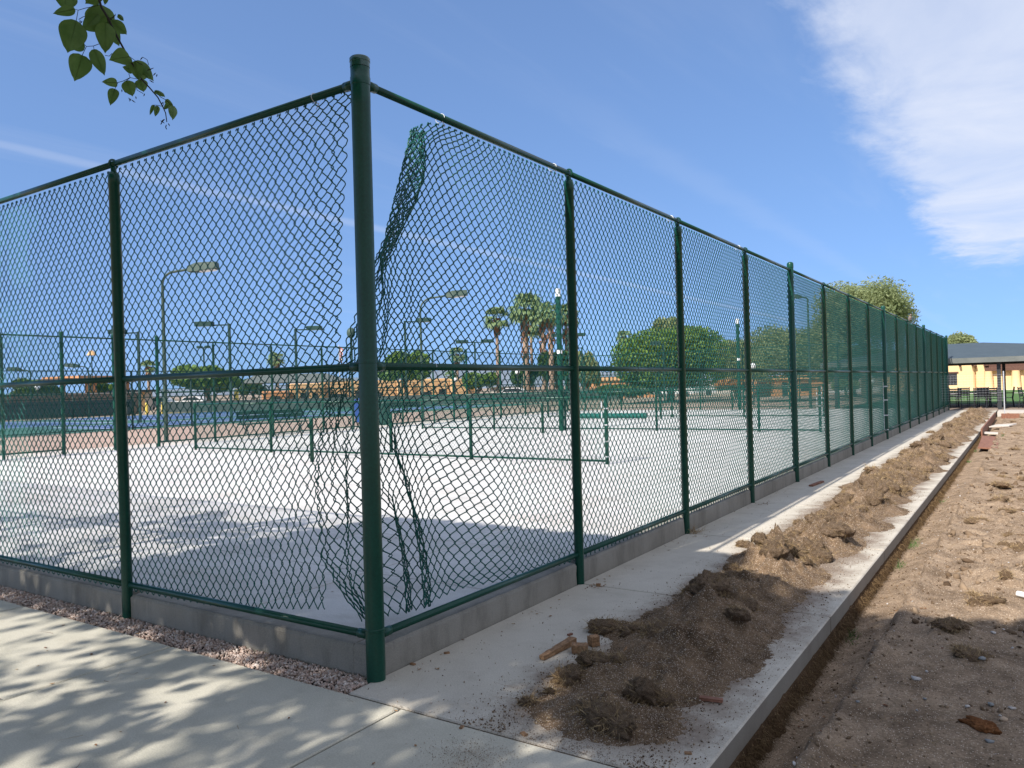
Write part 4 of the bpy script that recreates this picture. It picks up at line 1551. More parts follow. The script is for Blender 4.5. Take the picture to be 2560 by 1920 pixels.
# white plastic pipe end at the right edge, and white scraps further up the trench
a = on_ground(2545, 1488, -0.05)
pm = MB().tube([(0, 0, 0), (0.32, -0.25, 0.012)], 0.021, 12).build('plastic_pipe', WHITE, None, True)
pm.location = (a[0], a[1], dirt_z(a[0], a[1]) + 0.022)
tag(pm, 'white plastic pipe end lying on the dirt at the right', 'pipe')


def chunk(name, L, Wd, H, mat, seed, loc, rz, label, cat, taper=0.0, rx=0.0, ry=0.0):
    st = 8
    V, F = [], []
    for i in range(st + 1):
        x = L * (i / st - 0.5)
        k = 1 - taper * (1 - i / st)
        for (yy_, zz_) in ((-.5, 0), (-.47, .5), (-.5, 1), (0, 1.04), (.5, 1), (.5, .5), (.48, 0)):
            d = 0.12 * fbm(i * 0.8 + seed, yy_ * 2 + zz_ * 3, 1.0, 3, seed)
            V.append((x + (0.08 * Wd * fbm(yy_ * 3, zz_ * 3, 1, 2, seed) if i in (0, st) else 0), yy_ * Wd * (k + d), zz_ * H * (k + d)))
    m = 7
    for i in range(st):
        for q in range(m):
            r2 = (q + 1) % m
            F.append((i * m + q, i * m + m + q, i * m + m + r2, i * m + r2))
    F.append(tuple(range(m)))
    F.append(tuple(range(st * m + m - 1, st * m - 1, -1)))
    o = MB().add(V, F).build(name, mat, None, False, loc, (rx, ry, rz))
    tag(o, label, cat)
    return o


def between(p0, p1, z=0.0):
    a, b = on_ground(*p0, z), on_ground(*p1, z)
    c = (a + b) / 2
    d = b - a
    return (float(c[0]), float(c[1]), z), math.atan2(d[1], d[0]), float(np.linalg.norm(d))


c, rz, L = between((1356, 1649), (1432, 1608), 0.004)
chunk('wood_chunk', L * 1.03, 0.052, 0.036, WOOD, 1.0, c, rz, 'long tapered piece of split wood on the walk', 'wood scrap', taper=0.35)
c, rz, L = between((1430, 1632), (1470, 1628), 0.004)
chunk('wood_chunk', 0.092, 0.062, 0.045, WOOD, 2.0, c, rz - 0.35, 'short thick block of split wood touching the long piece', 'wood scrap')
c, rz, L = between((1473, 1615), (1496, 1612), 0.003)
chunk('wood_chunk', 0.056, 0.05, 0.056, WOOD, 3.0, c, rz + 0.15, 'small cube of wood standing apart by the fringed sod', 'wood scrap')
c, rz, L = between((1749, 1750), (1807, 1757), 0.0)
x, y = c[0], c[1]
chunk('wood_strip', L, 0.03, 0.014, BOARD, 4.0, (x, y, max(0, heap_z(x, y)) + 0.004), rz, 'thin rust brown strip of wood on the right rim of the heap', 'wood scrap')
c, rz, L = between((2027, 1216), (2056, 1205), 0.003)
chunk('wood_strip', L, 0.06, 0.02, BOARD, 5.0, c, rz, 'flat red brown board scrap on the far shaded walk', 'wood scrap')
c, rz, L = between((1490, 1463), (1502, 1468), 0.0)
chunk('wood_chip', 0.034, 0.026, 0.02, WOOD, 6.0, c, 0.4, 'little tan wood chip by the first joint near the post', 'wood scrap')
c, rz, L = between((1561, 1660), (1567, 1645), 0.05)
x, y = c[0], c[1]
chunk('wood_chip', 0.03, 0.010, 0.006, WOOD, 7.0, (x, y, max(0, heap_z(x, y)) + 0.075), 1.2, 'pale wood splinter stuck in a sod of the nearest mound', 'wood scrap', ry=-0.7)
for k, (pp, lab, s) in enumerate([((1032, 1662), 'small tan wood flake on the walk near the corner post', 0.016), ((1117, 1634), 'red brown bark flake beside the kerb wall', 0.016),
                                  ((1154, 1820), 'dark brown crumb of bark on the front path', 0.013), ((1310, 1838), 'red brown lump on the path joint', 0.018), ((1720, 1885), 'curled brown leaf near the edge of the walk', 0.015),
                                  ((1425, 1588), 'maroon bark flake beside the wood blocks', 0.018)]):
    x, y = gp(*pp)
    chunk('bark_flake', s * 2, s * 1.1, s * 0.5, WOOD if k != 5 else BOARD, 8.0 + k, (x, y, 0.001), k * 0.9, lab, 'bark flake')


# dead leaves lying on path, walk and along the gravel
def leaf_shape(w=0.62, curl=0.25, n=6):
    V, F = [], []
    for i in range(n + 1):
        s = i / n
        hw = w * 0.5 * (math.sin(math.pi * s ** 0.75) ** 0.85) if 0 < s < 1 else 0.0
        z = curl * (s - 0.5) ** 2
        V += [(s, -hw, z + curl * 0.35 * hw * 2), (s, 0, z), (s, hw, z + curl * 0.35 * hw * 2)]
    for i in range(n):
        for k in range(2):
            F.append((3 * i + k, 3 * i + k + 1, 3 * i + 4 + k, 3 * i + 3 + k))
    return V, F


g = np.random.default_rng(41)
LV, LF = leaf_shape(0.5, 0.5)
V_all, F_all = [], []
spots = []
for _ in range(70):
    spots.append((g.uniform(-5, 1.8), g.uniform(-2.6, -0.25), 0.002))
for _ in range(75):
    spots.append((g.uniform(-5, -0.1), g.normal(-0.06, 0.05), 0.0))
for _ in range(60):
    spots.append((abs(g.normal(0.0, 0.12)) + 0.02, 12 * g.random() ** 1.2 + 0.1, 0.003))
for i in (1, 2, 3):
    for _ in range(14):
        spots.append((0.1 + abs(g.normal(0, 0.1)), RY[i] + g.normal(-0.03, 0.06), 0.003))
for _ in range(50):
    x, y = 1.93 + abs(g.normal(0.15, 0.3)), g.uniform(-1, 6)
    spots.append((x, y, dirt_z(x, y) + 0.003))
for _ in range(40):
    x, y = g.uniform(-6, -0.3), g.uniform(0.2, 3)
    spots.append((x, y, ZC + 0.002))
LVn = np.array(LV)
for (x, y, z) in spots:
    s = g.uniform(0.012, 0.032)
    a = g.uniform(0, 6.28)
    v = LVn * s
    v = v @ np.array([[math.cos(a), math.sin(a), 0], [-math.sin(a), math.cos(a), 0], [0, 0, 1]]) + np.array([x, y, z + 0.001])
    F_all += [tuple(i + len(V_all) for i in f) for f in LF]
    V_all += [tuple(p) for p in v]
o = MB().add(V_all, F_all).build('leaf_litter', DEADLEAF)
o['kind'] = 'stuff'
# thin twigs
V, D, Ll = [], [], []
for _ in range(60):
    V.append((g.uniform(-3, 1.8), g.uniform(-2.4, 1.5), 0.004))
    a = g.uniform(0, 6.28)
    D.append((math.cos(a), math.sin(a), 0.02))
    Ll.append(g.uniform(0.03, 0.12))
V = np.array(V)
V = V[(V[:, 0] > 0.05) | (V[:, 1] < -0.25)]
blades('twig_litter', V, np.array(D)[:len(V)], np.array(Ll)[:len(V)], np.full(len(V), 0.0022), np.zeros(len(V)), DEADLEAF, g=g)
# dry weed by post two
V, D, Ll = [], [], []
for _ in range(90):
    V.append((0.06 + g.normal(0, 0.03), RY[2] + 0.09 + g.normal(0, 0.07), 0.003))
    D.append((g.normal(0.3, 0.7), g.normal(0.1, 0.8), abs(g.normal(0.6, 0.5))))
    Ll.append(g.uniform(0.04, 0.17))
blades('dry_weed', V, D, Ll, np.full(90, 0.003), g.uniform(0, 0.5, 90), STRAW, g=g)

# red boards set and dropped along the far edge of the trench
def board(p0, p1, h, th, label, lean=0.0, z=None):
    a, b = np.array(p0, float), np.array(p1, float)
    d = b - a
    L = float(np.linalg.norm(d[:2]))
    o = MB().box((0, -th / 2, 0), (L, th / 2, h), 0.006).build('timber_board', BOARD, None, False, tuple(a), (lean, 0, math.atan2(d[1], d[0])))
    tag(o, label, 'board')
    return o


board((1.90, 21.4, -0.15), (1.905, 32.0, -0.15), 0.24, 0.04, 'long red brown board standing on edge at the end of the trench')
o = MB().box((-0.19, -1.9, 0), (0.19, 1.9, 0.035), 0.006).build('timber_board', BOARD, None, False, (2.16, 18.9, -0.10), (0, 0.06, 0.02))
tag(o, 'red brown board lying flat across the trench', 'board')
o = MB().box((-0.30, -0.25, 0), (0.30, 0.25, 0.035), 0.005).build('timber_board', PALEC, None, False, (2.20, 22.2, -0.10), (0, 0.05, 0.1))
tag(o, 'pale board scrap beside the flat red board', 'board')
o = MB().box((-0.28, -0.32, 0), (0.28, 0.32, 0.035), 0.005).build('timber_board', PALEC, None, False, (2.30, 25.2, -0.05), (0.05, -0.08, -0.3))
tag(o, 'pale grey board scrap tilted against the standing board', 'board')
o = MB().box((-0.28, -0.06, 0), (0.28, 0.06, 0.18), 0.006).build('timber_block', BOARD, None, False, (2.42, 30.4, -0.07))
tag(o, 'short brown block of timber at the far corner of the dirt', 'board')

# ------------------------------------------------------------------ the shading tree behind the camera and its hanging twig
def tree_limb(mb, p, d, L, r, depth, ends, g):
    pts_, rs = [Vector(p)], [r]
    d = Vector(d).normalized()
    n = 4
    for i in range(n):
        d = (d + Vector((g.normal(0, .16), g.normal(0, .16), g.normal(0.04, .10)))).normalized()
        pts_.append(pts_[-1] + d * (L / n))
        rs.append(r * (1 - 0.42 * (i + 1) / n))
    mb.tube(pts_, rs, 7 if r > 0.03 else 5)
    ends.append(pts_[-1])
    if depth > 0:
        for _ in range(3 if depth > 1 else 2):
            k = int(g.integers(2, n + 1))
            nd = (d + Vector((g.normal(0, .8), g.normal(0, .8), g.normal(0.15, .4)))).normalized()
            tree_limb(mb, pts_[k], nd, L * g.uniform(.6, .8), rs[k] * 0.62, depth - 1, ends, g)


def leaf_quads(P, size, g, elong=1.4, up_bias=0.0):
    n = len(P)
    a = g.normal(size=(n, 3))
    a[:, 2] *= (1 - up_bias)
    a /= np.linalg.norm(a, axis=1, keepdims=True)
    b = np.cross(a, g.normal(size=(n, 3)))
    b /= np.linalg.norm(b, axis=1, keepdims=True)
    s = np.asarray(size).reshape(-1, 1)
    V = np.stack([P - a * s * elong * .5, P + b * s * .5, P + a * s * elong * .5, P - b * s * .5], 1)
    F = np.arange(4 * n).reshape(n, 4)
    return V.reshape(-1, 3), F


def sees(p, m=40):
    x, y, z = to_px(p)
    return z > 0.05 and -m < x < 2560 + m and -m < y < 1920 + m


g = np.random.default_rng(77)
TX, TY = -0.6, -8.6
tree = thing('shade_tree', 'tree whose twig of heart shaped green leaves hangs into the top left', 'tree', (TX, TY, 0))
mb, ends = MB(), []
mb.tube([(0, 0, -0.1), (0.05, 0.05, 1.2), (0.0, 0.15, 2.4)], [0.24, 0.18, 0.15], 12)
for a in np.linspace(0, 6.28, 8)[:-1]:
    tree_limb(mb, (0, 0.15, 2.3), (math.cos(a) * .8, math.sin(a) * .8, 0.9), 2.3, 0.08, 2, ends, g)
mb.build('trunk', BARK, tree, True)
# crown: clusters whose shade falls where the ground is dark in the photograph
LX_, LY_ = 0.16, 1.12
cl = []


def shade_y(x):
    return 3.02 + 0.22 * math.sin(x * 1.9 + 1) + 0.15 * math.sin(x * 4.3)


def want(x, y):
    """share of sky closed by leaves over the ground point"""
    if y > shade_y(x):
        return 0.0
    if x < -5.5 and y > 0.2:
        return 0.62 if (x < -6.0 and 0.9 < y < 2.4 and x > -11) else 0.10
    if x < -1.2 and y > 0.3:
        # sun patches on the court behind the left bays
        s = fbm(x, y * 1.4, 0.55, 3, 3.3)
        return 0.9 if s > 0.05 else (0.30 if x < -2.2 else 0.75)
    if y < -0.1 and x < 1.4:
        return 0.97 if fbm(x * 1.0, y * 0.75, 1.5, 2, 7.7) < 0.24 - 0.10 * min(1, max(0, -x / 3)) else 0.2
    return 0.98 * min(1.0, (shade_y(x) - y) / 0.45 + 0.25) if y > 2.2 else 0.985


tries = 0
while len(cl) < 2100 and tries < 140000:
    tries += 1
    x = g.uniform(-11, 7.5) if g.random() < 0.7 else g.uniform(1.2, 6.5)
    y = g.uniform(-7.5, 3.3)
    h = g.uniform(3.6, 8.2)
    if g.random() > want(x, y) ** 1.5:
        continue
    p = np.array([x - LX_ * h, y - LY_ * h, h])
    # keep inside a crown-like envelope
    if ((p[0] + 1.2) / 8.6) ** 2 + ((p[1] + 7.0) / 5.6) ** 2 + ((h - 5.2) / 3.6) ** 2 > 1.0:
        continue
    if sees(p, 200):
        continue
    cl.append(p)
# leaves that keep the sun off the fence round the corner post
m_ = 0
while m_ < 800:
    if g.random() < 0.5:
        q = np.array([-3.6 * g.random(), 0.0, 3.3 * g.random() ** 0.8])
    else:
        q = np.array([0.0, 2.0 * g.random() ** 1.2, 2.9 * g.random()])
    h = g.uniform(4.2, 8.6)
    p = q + np.array(SUN) / SUN.z * (h - q[2])
    if ((p[0] + 1.2) / 8.6) ** 2 + ((p[1] + 7.0) / 6.2) ** 2 + ((h - 5.4) / 4.0) ** 2 > 1.0 or sees(p, 200):
        m_ += 0.2
        continue
    if shade_y(p[0] + LX_ * h) + 0.75 < p[1] + LY_ * h:
        m_ += 0.2
        continue
    cl.append(p)
    m_ += 1
cl = np.array(cl)
nl = 34
P = (cl[:, None, :] + g.normal(0, 0.20, (len(cl), nl, 3))).reshape(-1, 3)
gxy = np.stack([P[:, 0] + LX_ * P[:, 2], P[:, 1] + LY_ * P[:, 2]], -1)
ok = np.array([(not sees(p, 60)) and g.random() < max(0.0, max(want(q[0], q[1]), 0.9 if (-4.2 < q[0] < 1.0 and 2.4 < q[1] < 3.75) else 0)) ** 0.5 for p, q in zip(P, gxy)])
P = P[ok]
V, F = leaf_quads(P, g.uniform(0.09, 0.15, len(P)), g, 1.35)
o = place('crown', np_mesh('crown', V - np.array([TX, TY, 0]), F), LEAF_T, tree)

# the twig
DT = 1.95


def tw(x, y, d=0.0):
    """traced point of the twig, at arm's length above the path"""
    return at_depth(100 + x / 2.886, y / 2.886, DT + d)


TO = np.array([TX, TY, 0])
stem = [tw(330, -420, .05), tw(395, -120, 0.02), tw(430, 10), tw(442, 50), tw(490, 130), tw(548, 250), tw(600, 345), tw(640, 418), tw(672, 468), tw(735, 575), tw(790, 632), tw(850, 702), tw(885, 768), tw(906, 815), tw(915, 880)]
far_end = np.array([-1.6, -5.2, 4.6])
mid_ = (stem[0] + far_end) / 2 + np.array([0, 0, 0.35])
ST = [far_end, mid_] + stem
mb = MB().tube([p - TO for p in ST], [0.012, 0.008] + list(np.linspace(0.0034, 0.0011, len(stem))), 7)
branch = mb.build('branch', TWIG, tree, True)


def heart_leaf(base, tip, wid, g, parent):
    b, t = np.asarray(base), np.asarray(tip)
    ax = t - b
    L = np.linalg.norm(ax)
    ax /= L
    view = (b + t) / 2 - cp
    view /= np.linalg.norm(view)
    sd = np.cross(ax, view)
    sd /= np.linalg.norm(sd)
    roll = g.normal(0, 0.22)
    nr = np.cross(sd, ax)
    sd, nr = sd * math.cos(roll) + nr * math.sin(roll), nr * math.cos(roll) - sd * math.sin(roll)
    n = 12
    V, F = [], []
    bend = g.normal(0, 0.10)
    for i in range(n + 1):
        s = i / n
        hw = wid * 0.5 * max(0.0, (math.sin(math.pi * min(1, (s * 0.985 + 0.015) ** 0.62)) ** 0.80)) * (1 - 0.10 * s)
        if s > 0.88:
            hw *= (1 - (s - 0.88) / 0.12) ** 0.7 * 0.9 + 0.02
        c = b + ax * L * s + nr * (L * bend * (s - s * s) * 2)
        wv = 0.02 * L * math.sin(s * 9 + wid * 90)
        cup = 0.16 * hw
        V += [c - sd * hw + nr * (cup * 2 + wv), c - sd * hw * .5 + nr * cup * .8, c, c + sd * hw * .5 + nr * cup * .8, c + sd * hw + nr * (cup * 2 - wv)]
    for i in range(n):
        for k in range(4):
            F.append((5 * i + k, 5 * i + k + 1, 5 * i + 6 + k, 5 * i + 5 + k))
    m = MB().add([p - TO for p in V], F)
    # midrib
    m.tube([b + ax * L * s - TO + nr * (L * bend * (s - s * s) * 2) for s in (0, .3, .6, .92)], [0.0008, 0.0007, 0.0005, 0.0002], 4)
    return m.build('leaf', LEAF_T, parent, True)


leaves = [((252, 66), (92, 98), 62, .0), ((190, -70), (178, 72), 138, .03), ((262, 148), (200, 382), 158, .01), ((322, 322), (170, 312), 96, .05), ((305, 398), (248, 587), 132, 0),
          ((390, 355), (467, 547), 88, .02), ((555, 597), (444, 592), 56, 0), ((540, 642), (507, 763), 64, .01), ((678, 505), (594, 482), 52, .02),
          ((492, 105), (298, 212), 150, .04), ((420, 30), (450, 275), 170, .07), ((472, 165), (470, 386), 112, -.03), ((490, 158), (572, 335), 92, .05),
          ((520, 145), (626, 250), 78, .02), ((646, 408), (498, 434), 108, -.02), ((682, 440), (716, 582), 78, .0), ((690, 438), (822, 588), 88, .04), ((625, 580), (668, 696), 82, -.02),
          ((722, 572), (748, 664), 76, .03), ((830, 652), (904, 703), 42, 0), ((905, 722), (964, 766), 36, 0.02), ((960, 762), (955, 868), 56, 0), ((936, 752), (892, 792), 34, .01),
          ((850, 765), (830, 842), 34, 0), ((822, 758), (792, 832), 24, .02), ((563, 104), (604, 152), 30, 0), ((440, -60), (326, 28), 90, .02), ((478, -60), (468, 36), 40, .01),
          ((360, -60), (420, 40), 120, .06), ((420, 100), (330, 200), 60, .01), ((745, 520), (740, 580), 60, .05)]
S1 = DT / (FPX * 2.886)
for (b, t, w, dd) in leaves:
    heart_leaf(tw(*b, dd), tw(*t, dd + g.normal(0, .015)), w * S1 * 1.22, g, branch)
pet = [[(262, 148), (275, 74), (330, 58), (420, 40)], [(252, 66), (275, 74)], [(305, 398), (335, 335), (385, 332), (445, 310), (520, 250)], [(322, 322), (335, 335)], [(385, 332), (390, 355)],
       [(555, 597), (600, 585), (650, 560), (700, 570), (735, 576)], [(540, 642), (562, 597)], [(650, 560), (645, 543), (640, 532)], [(646, 408), (690, 440)], [(470, 400), (500, 405), (520, 385)],
       [(490, 160), (480, 110)], [(520, 145), (490, 120)], [(830, 655), (870, 700), (910, 722)], [(910, 722), (955, 760)], [(820, 758), (850, 760), (885, 768)], [(690, 600), (700, 650), (745, 675)],
       [(690, 440), (740, 470)], [(772, 430), (785, 470)], [(740, 412), (772, 430)], [(625, 580), (650, 562)], [(722, 572), (735, 576)], [(885, 768), (895, 740)], [(280, 140), (310, 122), (325, 118)], [(545, 100), (530, 130)]]
pm = MB()
for q in pet:
    pm.tube([tw(*a) - TO for a in q], 0.0008 if len(q) > 2 else 0.0007, 5)
pm.build('leaf_stalks', TWIG, branch, True)
bm_ = MB()
for (x, y) in [(290, 145), (305, 150), (525, 120), (515, 125), (545, 110), (820, 490), (835, 525), (845, 535), (790, 578), (755, 675), (590, 645), (605, 650), (640, 705), (660, 720), (690, 695), (655, 712), (740, 412), (870, 870), (895, 860), (905, 915), (925, 890), (912, 900), (890, 735), (900, 860), (880, 880)]:
    p = tw(x, y) - TO
    q = p + (rt * g.normal(0, 1) - up * 1.0) * 0.007
    bm_.tube([p, (p + q) / 2, q], [0.0006, 0.0015, 0.0004], 5)
bm_.build('buds', TWIG, branch, True)

# ------------------------------------------------------------------ the other fences of the court
def rail_mesh(L, r=0.0215):
    key = (round(L, 3), 'm', r)
    if key not in RAILS:
        RAILS[key] = tube_mesh(L, r, 8)
    return RAILS[key]


YF = [0.0, 2.3, 4.6, 6.05, 7.5, 8.9, 10.2, 12.1, 14.35, 16.6, 18.86, 20.9, 22.9, 24.3, 25.3, 28.0, 30.2, 32.4, 34.5, 36.59]
far = thing('chain_link_fence', 'tall green fence with an open gateway on the far long side of the white court', 'fence', (-18.3, 0, 0), R(90))
for i, y in enumerate(YF):
    term = y in (7.5, 8.9, 10.2, 24.3, 25.3, 28.0)
    place('post', TERM_POST if term else LINE_POST, GREEN, far, (y, 0, 0.0))
for i in range(len(YF) - 1):
    L = YF[i + 1] - YF[i]
    place('top_rail', rail_mesh(L), GREEN, far, (YF[i], 0, ZT))
    if i in (4, 5):
        continue
    place('mid_rail', rail_mesh(L), GREEN, far, (YF[i], 0, ZM))
    place('bottom_rail', rail_mesh(L), GREEN, far, (YF[i], 0, ZB))
    o = place('chain_link_mesh', PANEL_FAR, GREEN_W, far, (YF[i], -0.043, ZT - 0.028))
    o.scale = (L / SR, 1, 1)

fence_run('chain_link_fence', 'tall green fence closing the far short end of the white court', [SR * i for i in range(9)], R(180), 1, loc=(0, 36.59, 0), panel=PANEL_FAR, post0=False)

LOWP = MB().lathe([(0.036, 0), (0.036, 1.25), (0.030, 1.262), (1e-6, 1.266)], n=10).mesh('post', True)
TBAND = MB().lathe([(0.0395, -0.011), (0.0395, 0.011)], n=10).mesh('band')


def low_fence(y, xs, label):
    root = thing('low_fence', label, 'fence', (xs[0], y, ZC))
    last = None
    for x in xs:
        last = place('post', LOWP, GREEN, root, (x - xs[0], 0, 0))
    for a, b in zip(xs[:-1], xs[1:]):
        place('top_rail', rail_mesh(b - a, 0.024), GREEN, root, (a - xs[0], 0, 1.225))
        place('bottom_rail', rail_mesh(b - a, 0.020), GREEN, root, (a - xs[0], 0, 0.06))
        o = place('chain_link_mesh', PANEL_LOW, GREEN_W, root, (a - xs[0], -0.038, 1.20))
        o.scale = ((b - a) / 3.03, 1, 1)
    for z in (0.14, 0.42, 0.72, 1.02):
        place('tension_band', TBAND, ZINC, last, (0, 0, z))
    MB().box((-0.075, -0.045, 0.12), (-0.058, -0.038, 1.2)).build('tension_bar', ZINC, last)
    return root


low_fence(9.7, [-15.8 + 3.085 * i for i in range(5)], 'nearest low green fence dividing the white court')
low_fence(19.15, [-15.8, -12.55, -9.7, -6.5, -3.4, -1.75], 'middle low green fence dividing the white court')
low_fence(28.1, [-15.7 + 3.05 * i for i in range(5)], 'farthest low green fence dividing the white court')

NETP = MB().lathe([(0.042, 0), (0.042, 0.90), (0.038, 0.915), (1e-6, 0.92)], n=12)
NETP.box((-0.03, -0.075, 0.72), (0.03, -0.035, 0.80))
NPM = NETP.mesh('net_post', True)
for (x, y, lab) in [(-9.62, 8.23, 'short green net post in front of the nearest low fence'), (-9.58, 10.63, 'short green net post just beyond the nearest low fence'),
                    (-9.69, 17.7, 'short green net post in front of the thick white topped pole'), (-9.55, 26.77, 'short green net post in front of the farthest low fence'),
                    (-9.35, 35.4, 'short green net post at the far end of the white court')]:
    o = place('net_post', NPM, GREEN, None, (x, y, ZC))
    tag(o, lab, 'net post', 'green net posts without nets')

for (x, y, lab) in [(-9.68, 18.86, 'thick green pole with a bare white top in the middle of the court'), (-9.23, 36.2, 'thick green pole with a white top at the far end of the court')]:
    t = thing('court_pole', lab, 'pole', (x, y, ZC))
    MB().lathe([(0.085, 0), (0.085, 4.36)], n=14).build('shaft', GREEN, t, True)
    MB().lathe([(0.086, 4.36), (0.086, 4.60), (0.05, 4.62), (1e-6, 4.622)], n=14).build('bare_top', WHITE, t, True)
    MB().lathe([(0.088, 2.50), (0.088, 2.62)], n=14).build('white_band', WHITE, t, True)

# rolled up fabric lying on the court
m = MB()
m.lathe([(0.11 + 0.012 * ((i * 7) % 3 - 1), 0.085 * i) for i in range(40)], n=12)
o = m.build('rolled_mesh', GREEN_W, None, False, (-13.3, 26.3, ZC + 0.15), (0, R(90), 0))
tag(o, 'dark green roll of fence mesh lying on the white court', 'mesh roll')

# tension bands on the tall post of the near fence
p8 = [c for c in near_right.children if c.name.startswith('post') and abs(c.location.x - RY[8]) < 0.01][0]
for z in (0.26, 0.62, 1.0, 1.34):
    place('tension_band', BAND, ZINC, p8, (0, 0, z))
MB().box((-0.10, 0.03, 0.22), (-0.082, 0.038, 1.45)).build('tension_bar', ZINC, p8)

# ------------------------------------------------------------------ light poles
HEADM = {}


def lamp_head(L, Wd, H):
    """tapered box luminaire along local +x, lens underneath"""
    m = MB()
    V = [(0, -Wd * .32, 0.0), (0, Wd * .32, 0.0), (0, Wd * .25, H * .7), (0, -Wd * .25, H * .7),
         (L * .35, -Wd * .5, -H * .15), (L * .35, Wd * .5, -H * .15), (L * .35, Wd * .40, H), (L * .35, -Wd * .40, H),
         (L, -Wd * .46, -H * .05), (L, Wd * .46, -H * .05), (L, Wd * .36, H * .8), (L, -Wd * .36, H * .8)]
    F = [(3, 2, 1, 0), (8, 9, 10, 11)]
    for k in (0, 4):
        for i in range(4):
            j = (i + 1) % 4
            F.append((k + i, k + j, k + 4 + j, k + 4 + i))
    return m.add(V, F).mesh('lamp_head')


def gooseneck(px, py, D, side, label, arm, heads, mat, z0=0.05, r=0.06):
    """bent pole: side +1 the arm leans to the picture's right, -1 to its left"""
    b = base_at(px, D, z0)
    top = at_depth(px, py, D)[2]
    t = thing('light_pole', label, 'light pole', tuple(b), math.atan2(rt[1] * side, rt[0] * side), 'light poles around the courts')
    h = top - z0
    rise = 0.14 * arm
    m = MB()
    m.lathe([(r * 2.2, 0), (r * 2.2, 0.04), (r * 1.25, 0.06), (r, h * .5), (r * .75, h - arm * .55)], n=10)
    m.build('pole', mat, t, True)
    arc = [(0, 0, h - arm * .56)] + [(arm * .45 * (1 - math.cos(a)), 0, h - arm * .50 + arm * .45 * math.sin(a)) for a in np.linspace(0.0, 1.35, 8)] + [(arm, 0, h + rise * .2)]
    MB().tube(arc, r * .7, 8).build('arm', mat, t, True)
    hd = place('lamp_head', lamp_head(heads, heads * .42, heads * .26), mat, t, (arm * .94, 0, h + rise * .2 - heads * .10), (0, R(-6), 0))
    MB().box((heads * .4, -heads * .15, -heads * .055), (heads * .92, heads * .15, -heads * .03)).build('lens', WHITE, hd)
    return t


gooseneck(416, 676, 26.0, 1, 'tall bent light pole seen through the left bay, its head pointing right', 0.95, 0.98, GREEN_P)
gooseneck(1058, 742, 36.8, 1, 'bent light pole with a rising arm beyond the torn fence panel', 1.30, 1.05, GREEN_P)
gooseneck(2027, 742, 41.0, -1, 'bent light pole seen through the far bays, its head pointing left', 0.36, 0.72, GREEN_P, 0.0)
gooseneck(79, 924, 62.0, -1, 'far dark bent light pole at the left picture edge', 0.8, 1.05, DGREEN)
gooseneck(224, 915, 62.0, -1, 'far dark bent light pole before the pavilion roof', 0.8, 1.1, DGREEN)


def box_lamp(px, py, D, sides, label, arm=0.75, head=0.95, z0=0.05):
    b = base_at(px, D, z0)
    h = at_depth(px, py, D)[2] - z0
    t = thing('light_pole', label, 'light pole', tuple(b), math.atan2(rt[1], rt[0]), 'light poles around the courts')
    MB().box((-0.065, -0.065, 0), (0.065, 0.065, h), 0.01).build('pole', DGREEN, t)
    for s in sides:
        MB().box((min(0, s * arm), -0.035, h - 0.10), (max(0, s * arm), 0.035, h - 0.03)).build('arm', DGREEN, t)
        m = MB().box((0, -0.22, -0.13), (head, 0.22, 0.13), 0.03)
        o = m.build('lamp_head', DGREEN, t, False, (s * arm, 0, h + 0.02), (0, 0, 0 if s > 0 else math.pi))
        MB().box((head * .2, -0.17, -0.136), (head * .9, 0.17, -0.131)).build('lens', WHITE, o)
    return t


box_lamp(579, 809, 44, (-1,), 'square post light whose single head points left, right of the bent pole', 0.9, 1.0)
box_lamp(351, 829, 46, (-1,), 'square post light half hidden by the left fence post')
box_lamp(744, 822, 50, (1,), 'square post light with one head pointing right, left of the corner post')
box_lamp(1018, 802, 50, (1,), 'square post light whose head crosses behind the rising bent pole')
box_lamp(1191, 854, 62, (-1, 1), 'double headed post light left of the palms', 0.5, 1.0)
box_lamp(1425, 838, 62, (-1, 1), 'double headed post light right of the palms', 0.4, 0.95)
box_lamp(1458, 868, 70, (-1,), 'small post light before the pale weeping tree', 0.3, 0.5)
box_lamp(1662, 858, 58, (-1,), 'post light standing in front of the big dense tree', 0.2, 0.75)
box_lamp(513, 868, 80, (-1, 1), 'far double headed post light above the round bright tree', 0.15, 0.5)
# post-top lamps and globes
for (px, py, D, lab, kind) in [(233, 886, 70, 'thin post lamp with a hooded top above the pavilion roof', 'hood'), (884, 832, 30, 'post with a pale green egg shaped lamp beside the corner post', 'egg'),
                               (96, 968, 60, 'white globe lamp before the dark tree at the left', 'globe'), (1296, 930, 60, 'white globe lamp in front of the palm trunks', 'globe'),
                               (1139, 950, 60, 'white globe lamp in front of the tan building', 'globe'), (1885, 915, 48, 'white globe lamp before the olive green tree', 'globe'),
                               (2180, 955, 50, 'cream globe lamp on a post near the end of the fence', 'globe')]:
    b = base_at(px, D, 0.03)
    h = at_depth(px, py, D)[2] - 0.03
    t = thing('post_lamp', lab, 'lamp post', tuple(b))
    MB().tube([(0, 0, 0), (0, 0, h - 0.1)], 0.045, 8).build('post', DGREEN if kind != 'globe' else BLACKM, t, True)
    if kind == 'hood':
        MB().lathe([(0.10, h - .10), (0.42, h - 0.08), (0.20, h + .28), (1e-6, h + .42)], n=10).build('lamp_hood', TANST, t, True)
    elif kind == 'egg':
        MB().ball((0, 0, h), 0.17, 12, 8, 1.25).build('lamp_globe', GREEN_P, t, True)
    else:
        MB().ball((0, 0, h), 0.19, 12, 8).build('lamp_globe', GLASSW, t, True)

# ------------------------------------------------------------------ neighbouring courts: fences, screens, small things
MB().box((-20.6, -8, -0.2), (-18.56, 37, 0.064)).build('pale_walk', PALEC)['kind'] = 'structure'


